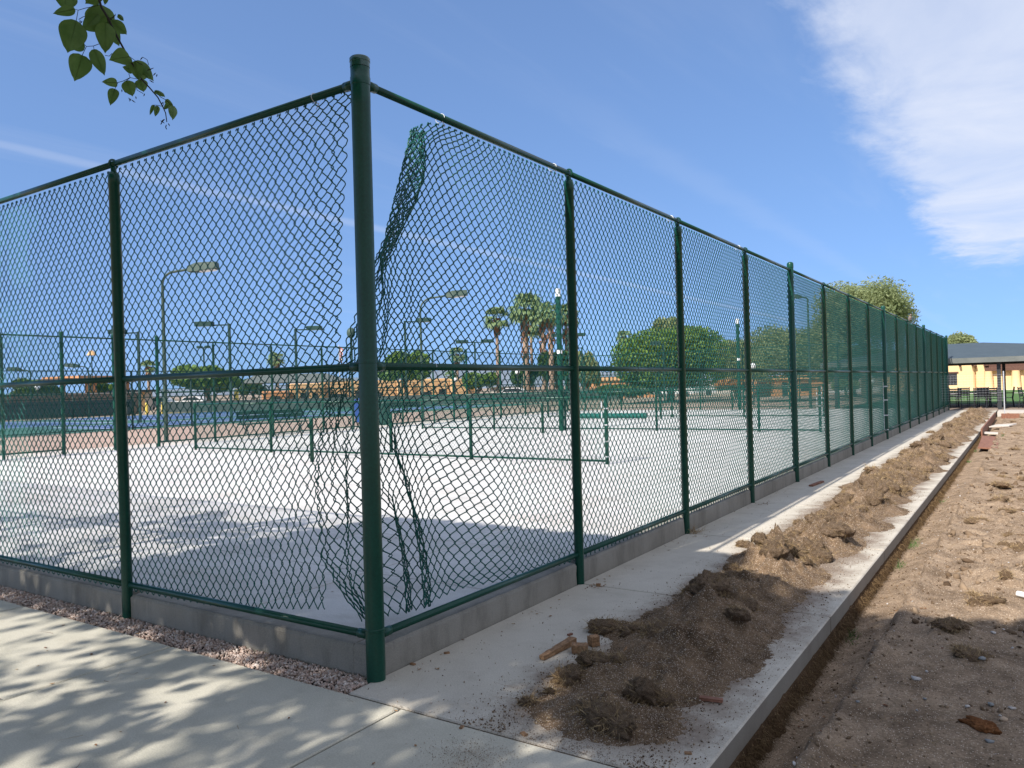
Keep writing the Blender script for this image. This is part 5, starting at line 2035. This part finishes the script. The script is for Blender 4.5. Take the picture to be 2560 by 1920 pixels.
def plain_fence(name, label, p0, p1, h, step, mat=DGREEN, mid=True, screen=None, mesh=True):
    p0, p1 = np.array(p0, float), np.array(p1, float)
    d = p1 - p0
    L = float(np.linalg.norm(d[:2]))
    t = thing(name, label, 'fence', tuple(p0), math.atan2(d[1], d[0]))
    n = int(round(L / step))
    pm_ = MB().tube([(0, 0, 0), (0, 0, h)], 0.04, 6).mesh('post', True)
    rm_ = MB().tube([(0, 0, 0), (L / n, 0, 0)], 0.025, 6).mesh('rail', True)
    for i in range(n + 1):
        place('post', pm_, mat, t, (L * i / n, 0, 0))
    for i in range(n):
        for nm, z in (('top_rail', h), ('mid_rail', h * .55), ('bottom_rail', 0.1)):
            place(nm, rm_, mat, t, (L * i / n, 0, z))
        if screen:
            MB().box((L * i / n + .04, -0.014, 0.15), (L * (i + 1) / n - .04, 0.0, screen)).build('windscreen', SCREEN, t)
        elif mesh:
            o = place('chain_link_mesh', PANEL_FAR, GREEN_W, t, (L * i / n, 0.03, h))
            o.scale = (L / n / SR, 1, (h - .1) / PH)
    return t


plain_fence('court_fence', 'thin green fence along the near side of the blue courts', (-32, 2, 0.05), (-32, 36, 0.05), 2.75, 3.0)
plain_fence('court_fence', 'fence hung with dark windscreen behind the blue courts', (-60, 4, 0.05), (-60, 34, 0.05), 2.0, 5.0, screen=1.4)
plain_fence('court_fence', 'long green fence beyond the blue courts before the tan building', (-59, 36, 0.05), (-28, 62, 0.05), 2.2, 4.0, screen=1.05)
plain_fence('court_fence', 'green fence beyond the far corner of the white court', (-28, 45, 0.05), (-10, 52, 0.05), 2.2, 3.0)
w = thing('block_wall', 'long brown block wall behind the blue courts', 'wall', (-66, 14, 0))
MB().box((0, 0, 0), (0.25, 24, 2.0)).build('wall_body', GWALL, w)
MB().box((-0.06, -0.05, 2.0), (0.31, 24.05, 2.1)).build('coping', PALEC, w)


def bench(px, py, D, label, L=1.9):
    b = base_at(px, D, 0.055)
    t = thing('bench', label, 'bench', tuple(b), R(78), 'dark green benches beside the court')
    for k in range(3):
        MB().box((0, -0.21 + 0.145 * k, 0.43), (L, -0.21 + 0.145 * k + 0.13, 0.47), 0.006).build('seat_plank', DGREEN, t)
    for k in range(2):
        MB().box((0, 0.24, 0.62 + 0.15 * k), (L, 0.27, 0.75 + 0.15 * k), 0.006).build('back_plank', DGREEN, t)
    for x in (0.25, L - .25):
        m = MB().tube([(x, -0.24, 0), (x, 0.1, 0.44)], 0.025, 6)
        m.build('leg', BLACKM, t)
        MB().tube([(x, 0.26, 0), (x, -0.15, 0.44)], 0.025, 6).build('leg', BLACKM, t)
        MB().tube([(x, 0.20, 0.44), (x, 0.27, 0.92)], 0.022, 6).build('back_stay', BLACKM, t)


bench(600, 1090, 27.5, 'dark green bench on the pink gravel beyond the gateway', 2.6)
bench(985, 1050, 40.0, 'far dark green bench right of the corner post')


def bin_(px, D, label, mat, r=0.33, h=1.05):
    b = base_at(px, D, 0.06)
    t = thing('bin', label, 'bin', tuple(b))
    MB().lathe([(r * .85, 0), (r, h * .9), (r * 1.05, h * .9), (r * 1.05, h * .95)], n=14).build('body', mat, t, True)
    MB().lathe([(r * 1.06, h * .95), (r * 0.9, h * 1.05), (r * .3, h * 1.12), (1e-6, h * 1.13)], n=14).build('lid', mat, t, True)


bin_(903, 38.0, 'blue bin behind the torn mesh just left of the corner post', BLUEP)
bin_(962, 34.0, 'dark green bin just right of the corner post', DGREEN, 0.28, 1.0)
for k, px in enumerate((329, 350, 367, 407, 429, 449, 470)):
    b = base_at(px, 72, 0.03)
    o = MB().lathe([(0.13, 0), (0.13, 0.95), (0.10, 1.03), (1e-6, 1.06)], n=10).build('bollard', YPAINT, None, True, tuple(b))
    tag(o, 'yellow bollard in the row beyond the blue courts', 'bollard', 'yellow bollards in a row')
b = base_at(592, 78, 0.03)
o = MB().lathe([(0.22, 0), (0.22, 2.0), (0.16, 2.1), (1e-6, 2.12)], n=10).build('bollard', YPAINT, None, True, tuple(b))
tag(o, 'tall thick yellow post before the grey roof', 'post')


def car(px, D, label, mat, rz):
    b = base_at(px, D, 0.03)
    t = thing('parked_car', label, 'car', tuple(b), rz)
    prof = [(-2.2, .35), (-2.25, .8), (-1.9, .95), (-1.3, 1.02), (-.75, 1.46), (.75, 1.48), (1.45, 1.0), (2.1, .9), (2.25, .6), (2.2, .35)]
    MB().prism([(x, -.85, z) for x, z in prof], (0, 1.7, 0)).build('body', mat, t)
    MB().prism([(x, -.87, z) for x, z in [(-1.15, 1.05), (-.72, 1.40), (.70, 1.41), (1.25, 1.04)]], (0, 1.74, 0)).build('window', DARKW, t)
    for x in (-1.4, 1.4):
        for y in (-.80, .80):
            MB().tube([(x, y - .1, .33), (x, y + .1, .33)], .33, 12).build('wheel', BLACKM, t)


car(1285, 84, 'white car parked by the palms', WHITE, 0.4)
car(486, 92, 'white car parked below the round bright tree', WHITE, 0.5)
car(400, 92, 'silver car parked behind the yellow bollards', ZINC, 0.5)
car(1682, 84, 'white car parked below the big dense tree', WHITE, 0.3)
car(1740, 88, 'silver car parked right of the white one under the dense tree', ZINC, 0.3)

# flag on its pole
b = base_at(851, 100, 0)
h = at_depth(851, 862, 100)[2]
t = thing('flag_pole', 'flagpole with a limp red and white flag left of the corner post', 'flagpole', tuple(b), math.atan2(rt[1], rt[0]))
MB().tube([(0, 0, 0), (0, 0, h)], 0.05, 6).build('pole', ZINC, t)
for k in range(7):
    z1 = h - 0.15 - 0.26 * k
    x1 = 0.55 - 0.03 * k
    f = MB()
    f.add([(0.05, 0, z1), (x1 * .5, 0.12, z1 - .18), (x1, -0.05, z1 - .45), (0.05, 0, z1 - .25), (x1 * .5, 0.12, z1 - .43), (x1, -0.05, z1 - .70)], [(0, 3, 4, 1), (1, 4, 5, 2)])
    f.build('flag_stripe', REDP if k % 2 == 0 else WHITE, t)

# ------------------------------------------------------------------ buildings
def vigas(par, xs, z, y, r=0.11, L=0.55):
    vm = MB().tube([(0, 0, 0), (0, -L, 0)], r, 8).mesh('roof_beam', True)
    for x in xs:
        place('roof_beam', vm, BROWN, par, (x, y, z))


def facing(px0, px1, D0, D1):
    a, b = base_at(px0, D0), base_at(px1, D1)
    d = b - a
    return a, math.atan2(d[1], d[0]), float(np.linalg.norm(d))


# tan pueblo style building behind the courts
a, rz, L = facing(655, 1195, 92, 100)
tb = thing('building', 'long tan flat roofed building with round beam ends beyond the courts', 'building', tuple(a), rz)
q = L / 540.0
for (u0, u1, h, dy, mt) in [(0, 66, 1.9, -1.2, ORANGE), (66, 150, 2.75, 0, TANST), (150, 330, 2.9, 1.0, TANST), (330, 372, 2.85, 0.4, TANST), (372, 470, 2.95, 0.9, TANST), (470, 515, 2.85, 0.3, TANST), (515, 540, 2.4, 1.0, TANST)]:
    m = MB().box((u0 * q, dy, 0), (u1 * q - 0.01, dy + 9, h), 0.12)
    m.build('wall', mt, tb)
vigas(tb, [q * u for u in (80, 95, 185, 200, 215, 235, 305, 345, 355, 395, 410, 440, 455, 485, 500)], 2.15, 0.9)
vigas(tb, [q * u for u in (80, 95, 110, 125, 140)], 2.1, 0.0)
for (u0, u1, z0, z1, dy) in [(90, 108, .0, 1.6, -0.0), (118, 132, .5, 1.5, 0.0), (168, 205, .6, 1.35, 1.0), (225, 250, 0, 1.7, 1.0), (270, 292, .5, 1.4, 1.0), (390, 420, 0.5, 1.3, .9), (440, 460, 0, 1.6, .9), (20, 42, .0, 1.3, -1.2)]:
    MB().box((q * u0, dy - 0.06, z0), (q * u1, dy + 0.02, z1)).build('window', DARKW, tb)
# grey fabric roof in front of it
a, rz, L = facing(600, 872, 84, 88)
cs = thing('shade_roof', 'wide grey shade roof on dark posts before the tan building', 'canopy', tuple(a), rz)
MB().add([(0, -3, 2.75), (L, -3, 2.75), (L, 5, 2.75), (0, 5, 2.75), (L * .15, 1, 3.75), (L * .8, 1, 3.75)], [(0, 1, 5, 4), (1, 2, 5), (2, 3, 4, 5), (3, 0, 4)]).build('roof', GREYF, cs)
for x in np.linspace(0.3, L - .3, 6):
    MB().box((x - .08, -2.9, 0), (x + .08, -2.74, 2.74)).build('post', BLACKM, cs)
# orange pavilion at the left
a, rz, L = facing(112, 292, 84, 92)
pv = thing('pavilion', 'open pavilion with a flat orange brown roof on columns at the left', 'pavilion', tuple(a), rz)
MB().box((0, -3, 3.55), (L, 5, 3.85)).build('roof', BROWN, pv)
MB().box((L * .28, -2.2, 3.85), (L * .92, 4, 4.15)).build('roof_crown', ORANGE, pv)
MB().box((-.1, -3.1, 3.4), (L + .1, 5.1, 3.55)).build('fascia', ORANGE, pv)
for u in (0.05, .38, .47, .80, .95):
    MB().lathe([(.26, 0), (.26, 3.4)], (L * u, -2.4, 0), 8).build('column', ORANGE, pv)
MB().box((-1, -3.6, 0), (L + 2, -3.3, 1.15)).build('low_parapet', ORANGE, pv)
# small tan house between left post and bent pole
a, rz, L = facing(325, 385, 88, 90)
sh = thing('house', 'small brown and white house with a dark flat roof beyond the bollards', 'house', tuple(a), rz)
MB().box((0, 0, 0), (L * .62, 5, 2.2)).build('wall', TANST, sh)
MB().box((L * .62 + .01, 0.3, 0), (L, 5, 2.2)).build('wall', PALEC, sh)
MB().box((-.4, -.6, 2.2), (L + .4, 5.4, 2.45)).build('roof', BLACKM, sh)
MB().box((L * .1, -.05, .7), (L * .28, .03, 1.6)).build('window', DARKW, sh)
# low white buildings
for (x0, x1, D, h, lab) in [(0, 60, 100, 1.7, 'low white building at the far left edge'), (225, 300, 96, 1.5, 'low white building right of the pavilion'), (1225, 1310, 96, 1.55, 'low white wall behind the palm trunks'),
                            (1770, 1850, 92, 1.6, 'low white building beside the dense tree')]:
    a, rz, L = facing(x0, x1, D, D)
    o = thing('low_building', lab, 'building', tuple(a), rz)
    MB().box((0, 0, 0), (L, 4, h)).build('wall', PALEC, o)
    MB().box((-.2, -.3, h), (L + .2, 4.2, h + .15)).build('roof', GREYF, o)
    MB().box((L * .3, -.05, .5), (L * .45, .03, 1.2)).build('window', DARKW, o)
# orange buildings beyond the far end
for (x0, x1, D, h, lab) in [(1470, 1565, 84, 2.35, 'orange flat roofed building seen between the first and second far posts'), (1930, 2060, 72, 1.95, 'orange building under the olive green trees'),
                            (1590, 1650, 86, 1.6, 'low orange wall left of the parked cars')]:
    a, rz, L = facing(x0, x1, D, D)
    o = thing('orange_building', lab, 'building', tuple(a), rz)
    MB().box((0, 0, 0), (L, 6, h), .08).build('wall', ORANGE, o)
    MB().box((-.15, -.25, h - .35), (L + .15, .0, h - .08)).build('cornice', TANST, o)
    MB().box((L * .2, -.06, 0), (L * .3, .02, 1.3)).build('door', DARKW, o)
    MB().box((L * .55, -.06, .5), (L * .72, .02, 1.2)).build('window', DARKW, o)

# ochre building at the right end
yb = thing('building', 'ochre stucco building with brown timber porch beyond the lawn', 'building', (-10, 88, 0))
MB().box((0, 0, 0), (8.55, 9, 3.95), .15).build('wall', YELLOW, yb)
MB().box((8.56, 0.35, 0), (12.8, 9, 3.9), .15).build('wall', YELLOW, yb)
MB().box((9.5, 2.6, 0), (26, 9, 3.9), .15).build('wall', YELLOW, yb)
MB().box((9.6, 0.36, 2.95), (26, 2.59, 3.9)).build('porch_parapet', YELLOW, yb)
MB().box((9.45, -0.25, 1.88), (26, 0.34, 2.22), .03).build('porch_beam', BROWN, yb)
MB().box((9.5, 0.345, 2.23), (26, 2.58, 2.94)).build('porch_roof', BROWN, yb)
for x in (9.75, 12.05):
    MB().lathe([(.50, 0), (.42, .25), (.36, 1.75), (.40, 1.87)], (x, .05, 0), 14).build('column', YELLOW, yb, True)
MB().box((10.55, 2.54, 0), (11.15, 2.62, 1.72)).build('door', BROWN, yb)
MB().box((11.35, 2.56, 1.05), (11.58, 2.60, 1.38)).build('notice', WHITE, yb)
wn = MB().box((12.32, 2.54, .78), (13.05, 2.62, 1.80)).build('window', DARKW, yb)
for k in range(4):
    MB().box((12.42 + .16 * k, 2.48, .78), (12.45 + .16 * k, 2.52, 1.8)).build('bar', BLACKM, wn)
MB().box((5.5, -.03, 0.55), (7.02, .05, 1.75)).build('window', DARKW, yb)
MB().box((5.3, -.10, 1.76), (7.15, .05, 1.90)).build('lintel', BROWN, yb)
for (x0, x1) in ((0.8, 1.6), (2.6, 3.4)):
    MB().box((x0, -.03, .7), (x1, .05, 1.7)).build('window', DARKW, yb)
vigas(yb, [0.8, 2.0, 3.2, 4.4, 7.32, 8.42], 2.52, 0.0)
vigas(yb, [8.66, 9.45, 9.66], 2.45, 0.35)
# agave in front of it
b = base_at(2388, 82, 0)
ag = thing('agave', 'pale grey green agave by the window of the ochre building', 'plant', tuple(b))
g = np.random.default_rng(55)
for k in range(26):
    an, el = g.uniform(0, 6.28), g.uniform(0.25, 1.35)
    d = Vector((math.cos(an) * math.cos(el), math.sin(an) * math.cos(el), math.sin(el)))
    L_ = g.uniform(.75, 1.1)
    MB().tube([(0, 0, .25), tuple(Vector((0, 0, .25)) + d * L_ * .5), tuple(Vector((0, 0, .25)) + d * L_ + Vector((0, 0, -.06)))], [.05, .045, .004], 4).build('leaf', GREEN_P, ag)
MB().lathe([(.32, 0), (.36, .25), (.2, .3)], n=10).build('base', BARK, ag)
bin_(2555, 84, 'small dark bin on the porch of the ochre building', BLACKM, .28, .75)

# shade canopy over the patio
sc_ = thing('shade_canopy', 'slate blue hipped shade canopy on dark posts over the patio', 'canopy', (0, 37.2, 0))
E0, E1, EZ = -5.4, 9.6, 2.30
MB().add([(E0, -.3, EZ), (E1, -.3, EZ), (E1, 9.5, EZ), (E0, 9.5, EZ), (-1.6, 4.6, 3.13), (1.2, 4.6, 3.13), (E0, -.3, EZ - .02), (E1, -.3, EZ - .02), (E1, 9.5, EZ - .02), (E0, 9.5, EZ - .02), (-1.6, 4.6, 3.11), (1.2, 4.6, 3.11)],
         [(0, 1, 5, 4), (1, 2, 5), (2, 3, 4, 5), (3, 0, 4), (7, 6, 10, 11), (8, 7, 11), (9, 8, 11, 10), (6, 9, 10)]).build('roof', SLATE, sc_)
for nm, a, b_ in (('front', (E0, -.34, EZ - .22), (E1, -.30, EZ + .005)), ('back', (E0, 9.5, EZ - .22), (E1, 9.54, EZ + .005)), ('side', (E0 - .04, -.34, EZ - .22), (E0, 9.54, EZ + .004)), ('side', (E1, -.34, EZ - .22), (E1 + .04, 9.54, EZ + .004))):
    MB().box(a, b_).build('fascia', GREYF, sc_)
for x in (-4.8, 1.93, 8.9):
    for y in (0.1, 9.0):
        MB().box((x - .075, y - .075, 0), (x + .075, y + .075, EZ - .04)).build('post', BLACKM, sc_)
for y in (0.1, 3.1, 6.0, 9.0):
    MB().box((E0 + .05, y - .05, EZ - .19), (E1 - .05, y + .05, EZ - .055)).build('roof_beam', BLACKM, sc_)
# thin post with a panel of wire mesh, and patio furniture
fp = thing('wire_fence', 'thin steel post with a faint panel of square wire mesh before the patio', 'fence', (2.2, 32.6, -0.02), R(180))
MB().tube([(0, 0, -.1), (0, 0, 1.68)], .022, 6).build('post', ZINC, fp)
wm = MB()
for k in range(11):
    wm.tube([(0, 0, .55 + .1 * k), (2.15, 0, .55 + .1 * k)], .0018, 3, False)
for k in range(22):
    wm.tube([(.1 * k, 0, .55), (.1 * k, 0, 1.55)], .0018, 3, False)
wm.build('wire_mesh', ZINC, fp)


def chair_tree():
    t = thing('patio_chair', 'dark metal patio chair at the long table under the canopy', 'chair', (0, 0, 0), 0, 'dark metal patio chairs')
    for sx in (-.25, .25):
        MB().tube([(sx, -.26, 0), (sx, -.22, .43)], .019, 6).build('leg', BLACKM, t)
        MB().tube([(sx, .28, 0), (sx, .22, .43)], .019, 6).build('leg', BLACKM, t)
        MB().tube([(sx, .22, .43), (sx, .30, .95)], .019, 6).build('back_post', BLACKM, t)
        MB().tube([(sx, .25, .66), (sx, -.2, .66), (sx, -.22, .43)], .017, 6).build('armrest', BLACKM, t)
    for k in range(5):
        MB().box((-.25, -.22 + .09 * k, .425), (.25, -.22 + .09 * k + .075, .445)).build('seat_slat', BLACKM, t)
    for k in range(5):
        MB().box((-.24, .222 + .016 * k, .52 + .085 * k), (.24, .238 + .016 * k, .585 + .085 * k)).build('back_slat', BLACKM, t)
    return t


ch0 = chair_tree()
index_children(ch0)
spots = [(-0.55, 39.0, 2.9), (0.05, 39.2, 3.4), (1.15, 38.9, 3.1), (1.65, 39.3, 2.8), (-0.5, 40.9, .1), (0.3, 41.0, -.1), (1.2, 40.9, .2), (-1.15, 40.0, 1.6), (2.15, 40.1, -1.5), (2.95, 38.6, 1.3)]
for k, (x, y, rz) in enumerate(spots):
    o = ch0 if k == 0 else copy_tree(ch0)
    o.location = (x, y, -0.004)
    o.rotation_euler = (0, 0, rz)
    if k == 9:
        o['label'] = 'dark metal patio chair standing alone right of the canopy post'
tb_ = thing('patio_table', 'long dark metal patio table between the chairs under the canopy', 'table', (0.45, 40.0, -0.004), 0, 'dark patio tables')
MB().box((-1.2, -.5, .70), (1.2, .5, .735), .01).build('tabletop', BLACKM, tb_)
for x in (-1.05, 1.05):
    for y in (-.4, .4):
        MB().tube([(x, y, 0), (x * .93, y * .9, .70)], .026, 6).build('leg', BLACKM, tb_)
MB().tube([(-.98, 0, .3), (.98, 0, .3)], .018, 6).build('stretcher', BLACKM, tb_)
t2 = copy_tree(tb_) if False else thing('patio_table', 'round dark metal patio table at the right picture edge', 'table', (3.9, 38.8, -0.004), 0, 'dark patio tables')
MB().lathe([(.62, .70), (.64, .715), (.62, .735), (1e-6, .74)], n=20).build('tabletop', BLACKM, t2)
for k in range(4):
    a = k * math.pi / 2 + .4
    c, s = math.cos(a), math.sin(a)
    MB().tube([(.5 * c, .5 * s, 0), (.28 * c, .28 * s, .25), (.45 * c, .45 * s, .55), (.5 * c, .5 * s, .70)], .018, 6).build('leg', BLACKM, t2)

# dove on the top rail
dv = MB().lathe([(1e-6, -.13), (.018, -.12), (.026, -.05), (.045, 0.0), (.052, .05), (.04, .10), (.022, .125), (.026, .15), (.024, .175), (1e-6, .19)], n=10)
dv.add([(0.008, 0, -.11), (-.014, .02, -.25), (-.014, -.02, -.25)], [(0, 1, 2)])
dv.tube([(0, 0, .185), (.004, 0, .21)], [.006, .001], 5)
dv.tube([(.03, .015, .03), (.075, .012, .02)], .004, 5)
dv.tube([(.03, -.015, .03), (.075, -.012, .02)], .004, 5)
b = dv.build('dove', FEATHER, None, True, (0, RY[10] + .75, ZT + .085), (0, R(-58 + 90) * 0 + R(35), R(-65)))
tag(b, 'small brown dove sitting on the top rail of the long fence', 'bird')

# ------------------------------------------------------------------ trees
def px_tree(name, label, D, x0, x1, y0, y1, mat, n, leaf, lobes, trunk_r, seed, group=None, droop=0.0, low=0.55, airy=0.0, elong=1.4, ellow=-.35):
    """crown spanning the picture columns x0-x1 and rows y0-y1 at depth D, trunk on the ground"""
    g = np.random.default_rng(seed)
    c = at_depth((x0 + x1) / 2, (y0 + y1) / 2, D)
    rx = (x1 - x0) / 2 * D / FPX
    rzz = (y1 - y0) / 2 * D / FPX
    base = np.array([c[0], c[1], 0.0])
    t = thing(name, label, 'tree', tuple(base), 0, group)
    cz = c[2]
    tb = MB()
    h0 = max(0.5, cz - rzz * low)
    tb.tube([(0, 0, -.2), (g.normal(0, .1), g.normal(0, .1), h0 * .6), (g.normal(0, .15), g.normal(0, .15), h0)], [trunk_r * 1.3, trunk_r, trunk_r * .8], 8)
    P = []
    for k in range(lobes):
        an = g.uniform(0, 6.28)
        el = g.uniform(ellow, 1.0)
        q = np.array([math.cos(an) * math.cos(el), math.sin(an) * math.cos(el), math.sin(el)]) * g.uniform(.45, .70)
        lr = g.uniform(.30, .46)
        m_ = int(n / lobes)
        d = g.normal(size=(m_, 3))
        d /= np.linalg.norm(d, axis=1, keepdims=True)
        r_ = g.uniform(.55 - airy * .5, 1.0 + airy * .25, m_)[:, None] ** .6
        pts_ = (q + d * r_ * lr) * np.array([rx, rx, rzz])
        pts_[:, 2] -= droop * np.clip(np.linalg.norm(pts_[:, :2], axis=1) / rx, 0, 1.2) ** 2 * rzz
        P.append(pts_)
        e = q * np.array([rx, rx, rzz]) * .85 + np.array([0, 0, cz])
        tb.tube([(0, 0, h0 * .9), tuple(e * np.array([.45, .45, 1]) * np.array([1, 1, .9])), tuple(e)], [trunk_r * .55, trunk_r * .35, trunk_r * .12], 5)
    tb.build('trunk', BARK, t, True)
    P = np.concatenate(P) + np.array([0, 0, cz])
    P = P[P[:, 2] > 0.3]
    V, F = leaf_quads(P, g.uniform(leaf * .7, leaf * 1.3, len(P)), g, elong, .25)
    place('crown', np_mesh('crown', V, F), mat, t)
    return t


px_tree('round_tree', 'round bright green tree left of the grey shade roof', 78, 430, 608, 903, 1000, LEAF_B, 7000, .30, 22, .22, 1)
px_tree('round_tree', 'bright green tree just right of the corner post above the tan building', 84, 940, 1090, 868, 975, LEAF_B, 6000, .32, 18, .22, 2)
px_tree('dense_tree', 'big dense dark green tree beyond the court, fullest of all the trees', 62, 1530, 1815, 800, 1000, LEAF_B, 34000, .17, 74, .30, 3, ellow=-.95)
px_tree('feather_palm_tree', 'tuft of paler fronds rising behind the crown of the big dense tree', 70, 1625, 1720, 780, 900, LEAF_O, 2500, .35, 9, .2, 4)
px_tree('weeping_tree', 'pale green drooping tree right of the palms', 80, 1430, 1500, 862, 985, LEAF_O, 11000, .18, 20, .2, 5, droop=.35)
px_tree('dark_tree', 'dark green bushy tree behind the palm trunks', 88, 1335, 1450, 866, 985, LEAF_D, 6000, .34, 18, .25, 6)
px_tree('small_tree', 'small dark tree low behind the first palm', 92, 1270, 1350, 905, 985, LEAF_D, 2600, .34, 10, .18, 7)
px_tree('low_tree', 'low yellow green tree right of the tan building', 90, 1150, 1250, 925, 990, LEAF_B, 2600, .32, 10, .16, 8)
px_tree('dark_tree', 'dark green tree at the left below the mid rail', 80, 30, 140, 945, 1015, LEAF_D, 4000, .30, 14, .2, 9)
px_tree('dark_tree', 'green tree beside the columns of the pavilion', 96, 212, 290, 942, 1010, LEAF_B, 3500, .32, 12, .2, 10)
px_tree('dark_tree', 'dim green tree between the yellow post and the tan building', 100, 596, 668, 945, 1000, LEAF_D, 2200, .34, 8, .18, 11)
px_tree('airy_tree', 'tall feathery olive green tree rising above the fence at the right', 58, 2020, 2295, 690, 905, LEAF_O, 42000, .085, 46, .22, 12, airy=.75, elong=3.0, droop=.15)
px_tree('airy_tree', 'feathery olive green tree left of the tall one, seen through the bays', 55, 1850, 2110, 800, 985, LEAF_O, 38000, .085, 40, .22, 13, airy=.7, elong=3.0, droop=.15)
px_tree('airy_tree', 'paler feathery tree beside the big dense tree', 72, 1770, 1905, 838, 985, LEAF_O, 20000, .11, 26, .2, 14, airy=.6, elong=3.0, droop=.15)
px_tree('airy_tree', 'dark olive tree behind the near end of the shade canopy', 66, 2030, 2240, 850, 985, LEAF_O, 22000, .10, 30, .2, 15, airy=.5, elong=3.0)
px_tree('small_tree', 'small olive tree above the far roof of the slate canopy', 104, 2362, 2443, 826, 905, LEAF_O, 7000, .15, 18, .2, 16, airy=.6, elong=2.5)


def fan_palm(px, y_crown, D, rpx, label, seed, trunk_r=.24, skirt=.35, lean=0.0):
    g = np.random.default_rng(seed)
    b = base_at(px, D)
    h = at_depth(px, y_crown, D)[2]
    t = thing('fan_palm', label, 'palm tree', tuple(b), 0, 'fan palms beyond the court')
    rr = 0.9 * rpx * D / FPX
    pts_ = [(lean * s * s, 0, h * s) for s in np.linspace(0, 1, 9)]
    rs = [trunk_r * (1.25 - .45 * s + (.06 * (i % 2))) for i, s in enumerate(np.linspace(0, 1, 9))]
    MB().tube(pts_, rs, 10).build('trunk', PALMT, t, True)
    # old leaf bases and skirt
    m = MB()
    for k in range(46):
        s = 1 - skirt * g.random() ** 1.4
        an = g.uniform(0, 6.28)
        c = Vector((lean * s * s, 0, h * s))
        r0 = trunk_r * (.95)
        d = Vector((math.cos(an), math.sin(an), 0))
        m.tube([c + d * r0, c + d * (r0 + .18) + Vector((0, 0, .05)), c + d * (r0 + .16) + Vector((0, 0, -.45))], [.10, .13, .03], 4)
    m.build('skirt', PALMS, t)
    V, F = [], []
    top = Vector((lean, 0, h))
    for k in range(34):
        an = g.uniform(0, 6.28)
        el = g.uniform(-.75, 1.25)
        d = Vector((math.cos(an) * math.cos(el), math.sin(an) * math.cos(el), math.sin(el)))
        side = d.cross(Vector((0, 0, 1))).normalized()
        upv = side.cross(d)
        pl_ = rr * g.uniform(.42, .58)
        c = top + d * pl_
        V += [top - side * .02, top + side * .02, c + side * .02, c - side * .02]
        F.append((len(V) - 4, len(V) - 3, len(V) - 2, len(V) - 1))
        for j in range(11):
            f = (j - 5) / 5 * 1.35
            e = c + (d * math.cos(f) + side * math.sin(f)) * rr * g.uniform(.46, .60) - Vector((0, 0, .28 * rr * g.uniform(.4, 1.2)))
            mid = c + (d * math.cos(f) + side * math.sin(f)) * rr * .3 + upv * .02
            w_ = (side * math.cos(f) - d * math.sin(f)) * .055 * rr
            o_ = len(V)
            V += [c, mid - w_, e, mid + w_]
            F.append((o_, o_ + 1, o_ + 2, o_ + 3))
    MB().add(V, F).build('crown', FROND, t)
    return t


fan_palm(1247, 795, 90, 44, 'slim fan palm standing apart left of the palm group', 1, .20, .22)
fan_palm(1318, 772, 90, 60, 'stout fan palm with the fullest crown in the group', 2, .34, .55)
fan_palm(1332, 815, 96, 46, 'pale thin trunked fan palm just behind the stout one', 3, .17, .05)
fan_palm(1362, 785, 88, 46, 'fan palm with a dark shaggy trunk right of the stout one', 4, .21, .45)
fan_palm(1381, 790, 86, 44, 'fan palm with a ringed brown trunk left of the white topped pole', 5, .26, .35)
fan_palm(1420, 790, 90, 44, 'fan palm mostly hidden by the first fence post of the long run', 6, .22, .3)
fan_palm(1565, 842, 130, 27, 'small distant fan palm left of the big dense tree', 7, .26, .2)
fan_palm(695, 898, 130, 30, 'small distant fan palm above the grey shade roof', 8, .22, .2)
fan_palm(1145, 886, 130, 28, 'distant fan palm above the tan building', 9, .24, .3)
fan_palm(1128, 940, 120, 20, 'short fan palm below the distant one above the tan building', 10, .24, .3)
fan_palm(373, 918, 130, 26, 'small distant fan palm between left post and bent pole', 11, .22, .2)
# low hedge and rocks beyond the far end
px_tree('shrub', 'low dark shrub row behind the far end of the court', 60, 1480, 1620, 960, 1000, LEAF_D, 2600, .22, 14, .08, 21)
px_tree('shrub', 'orange flowering shrub beyond the far end of the court', 56, 1790, 1880, 945, 985, mat_leaf('orange_flowers', (.30, .14, .05), (.42, .22, .09), .2), 1800, .18, 9, .08, 22)
px_tree('shrub', 'olive shrub left of the canopy end', 52, 2080, 2150, 945, 990, LEAF_O, 1500, .18, 8, .08, 23)
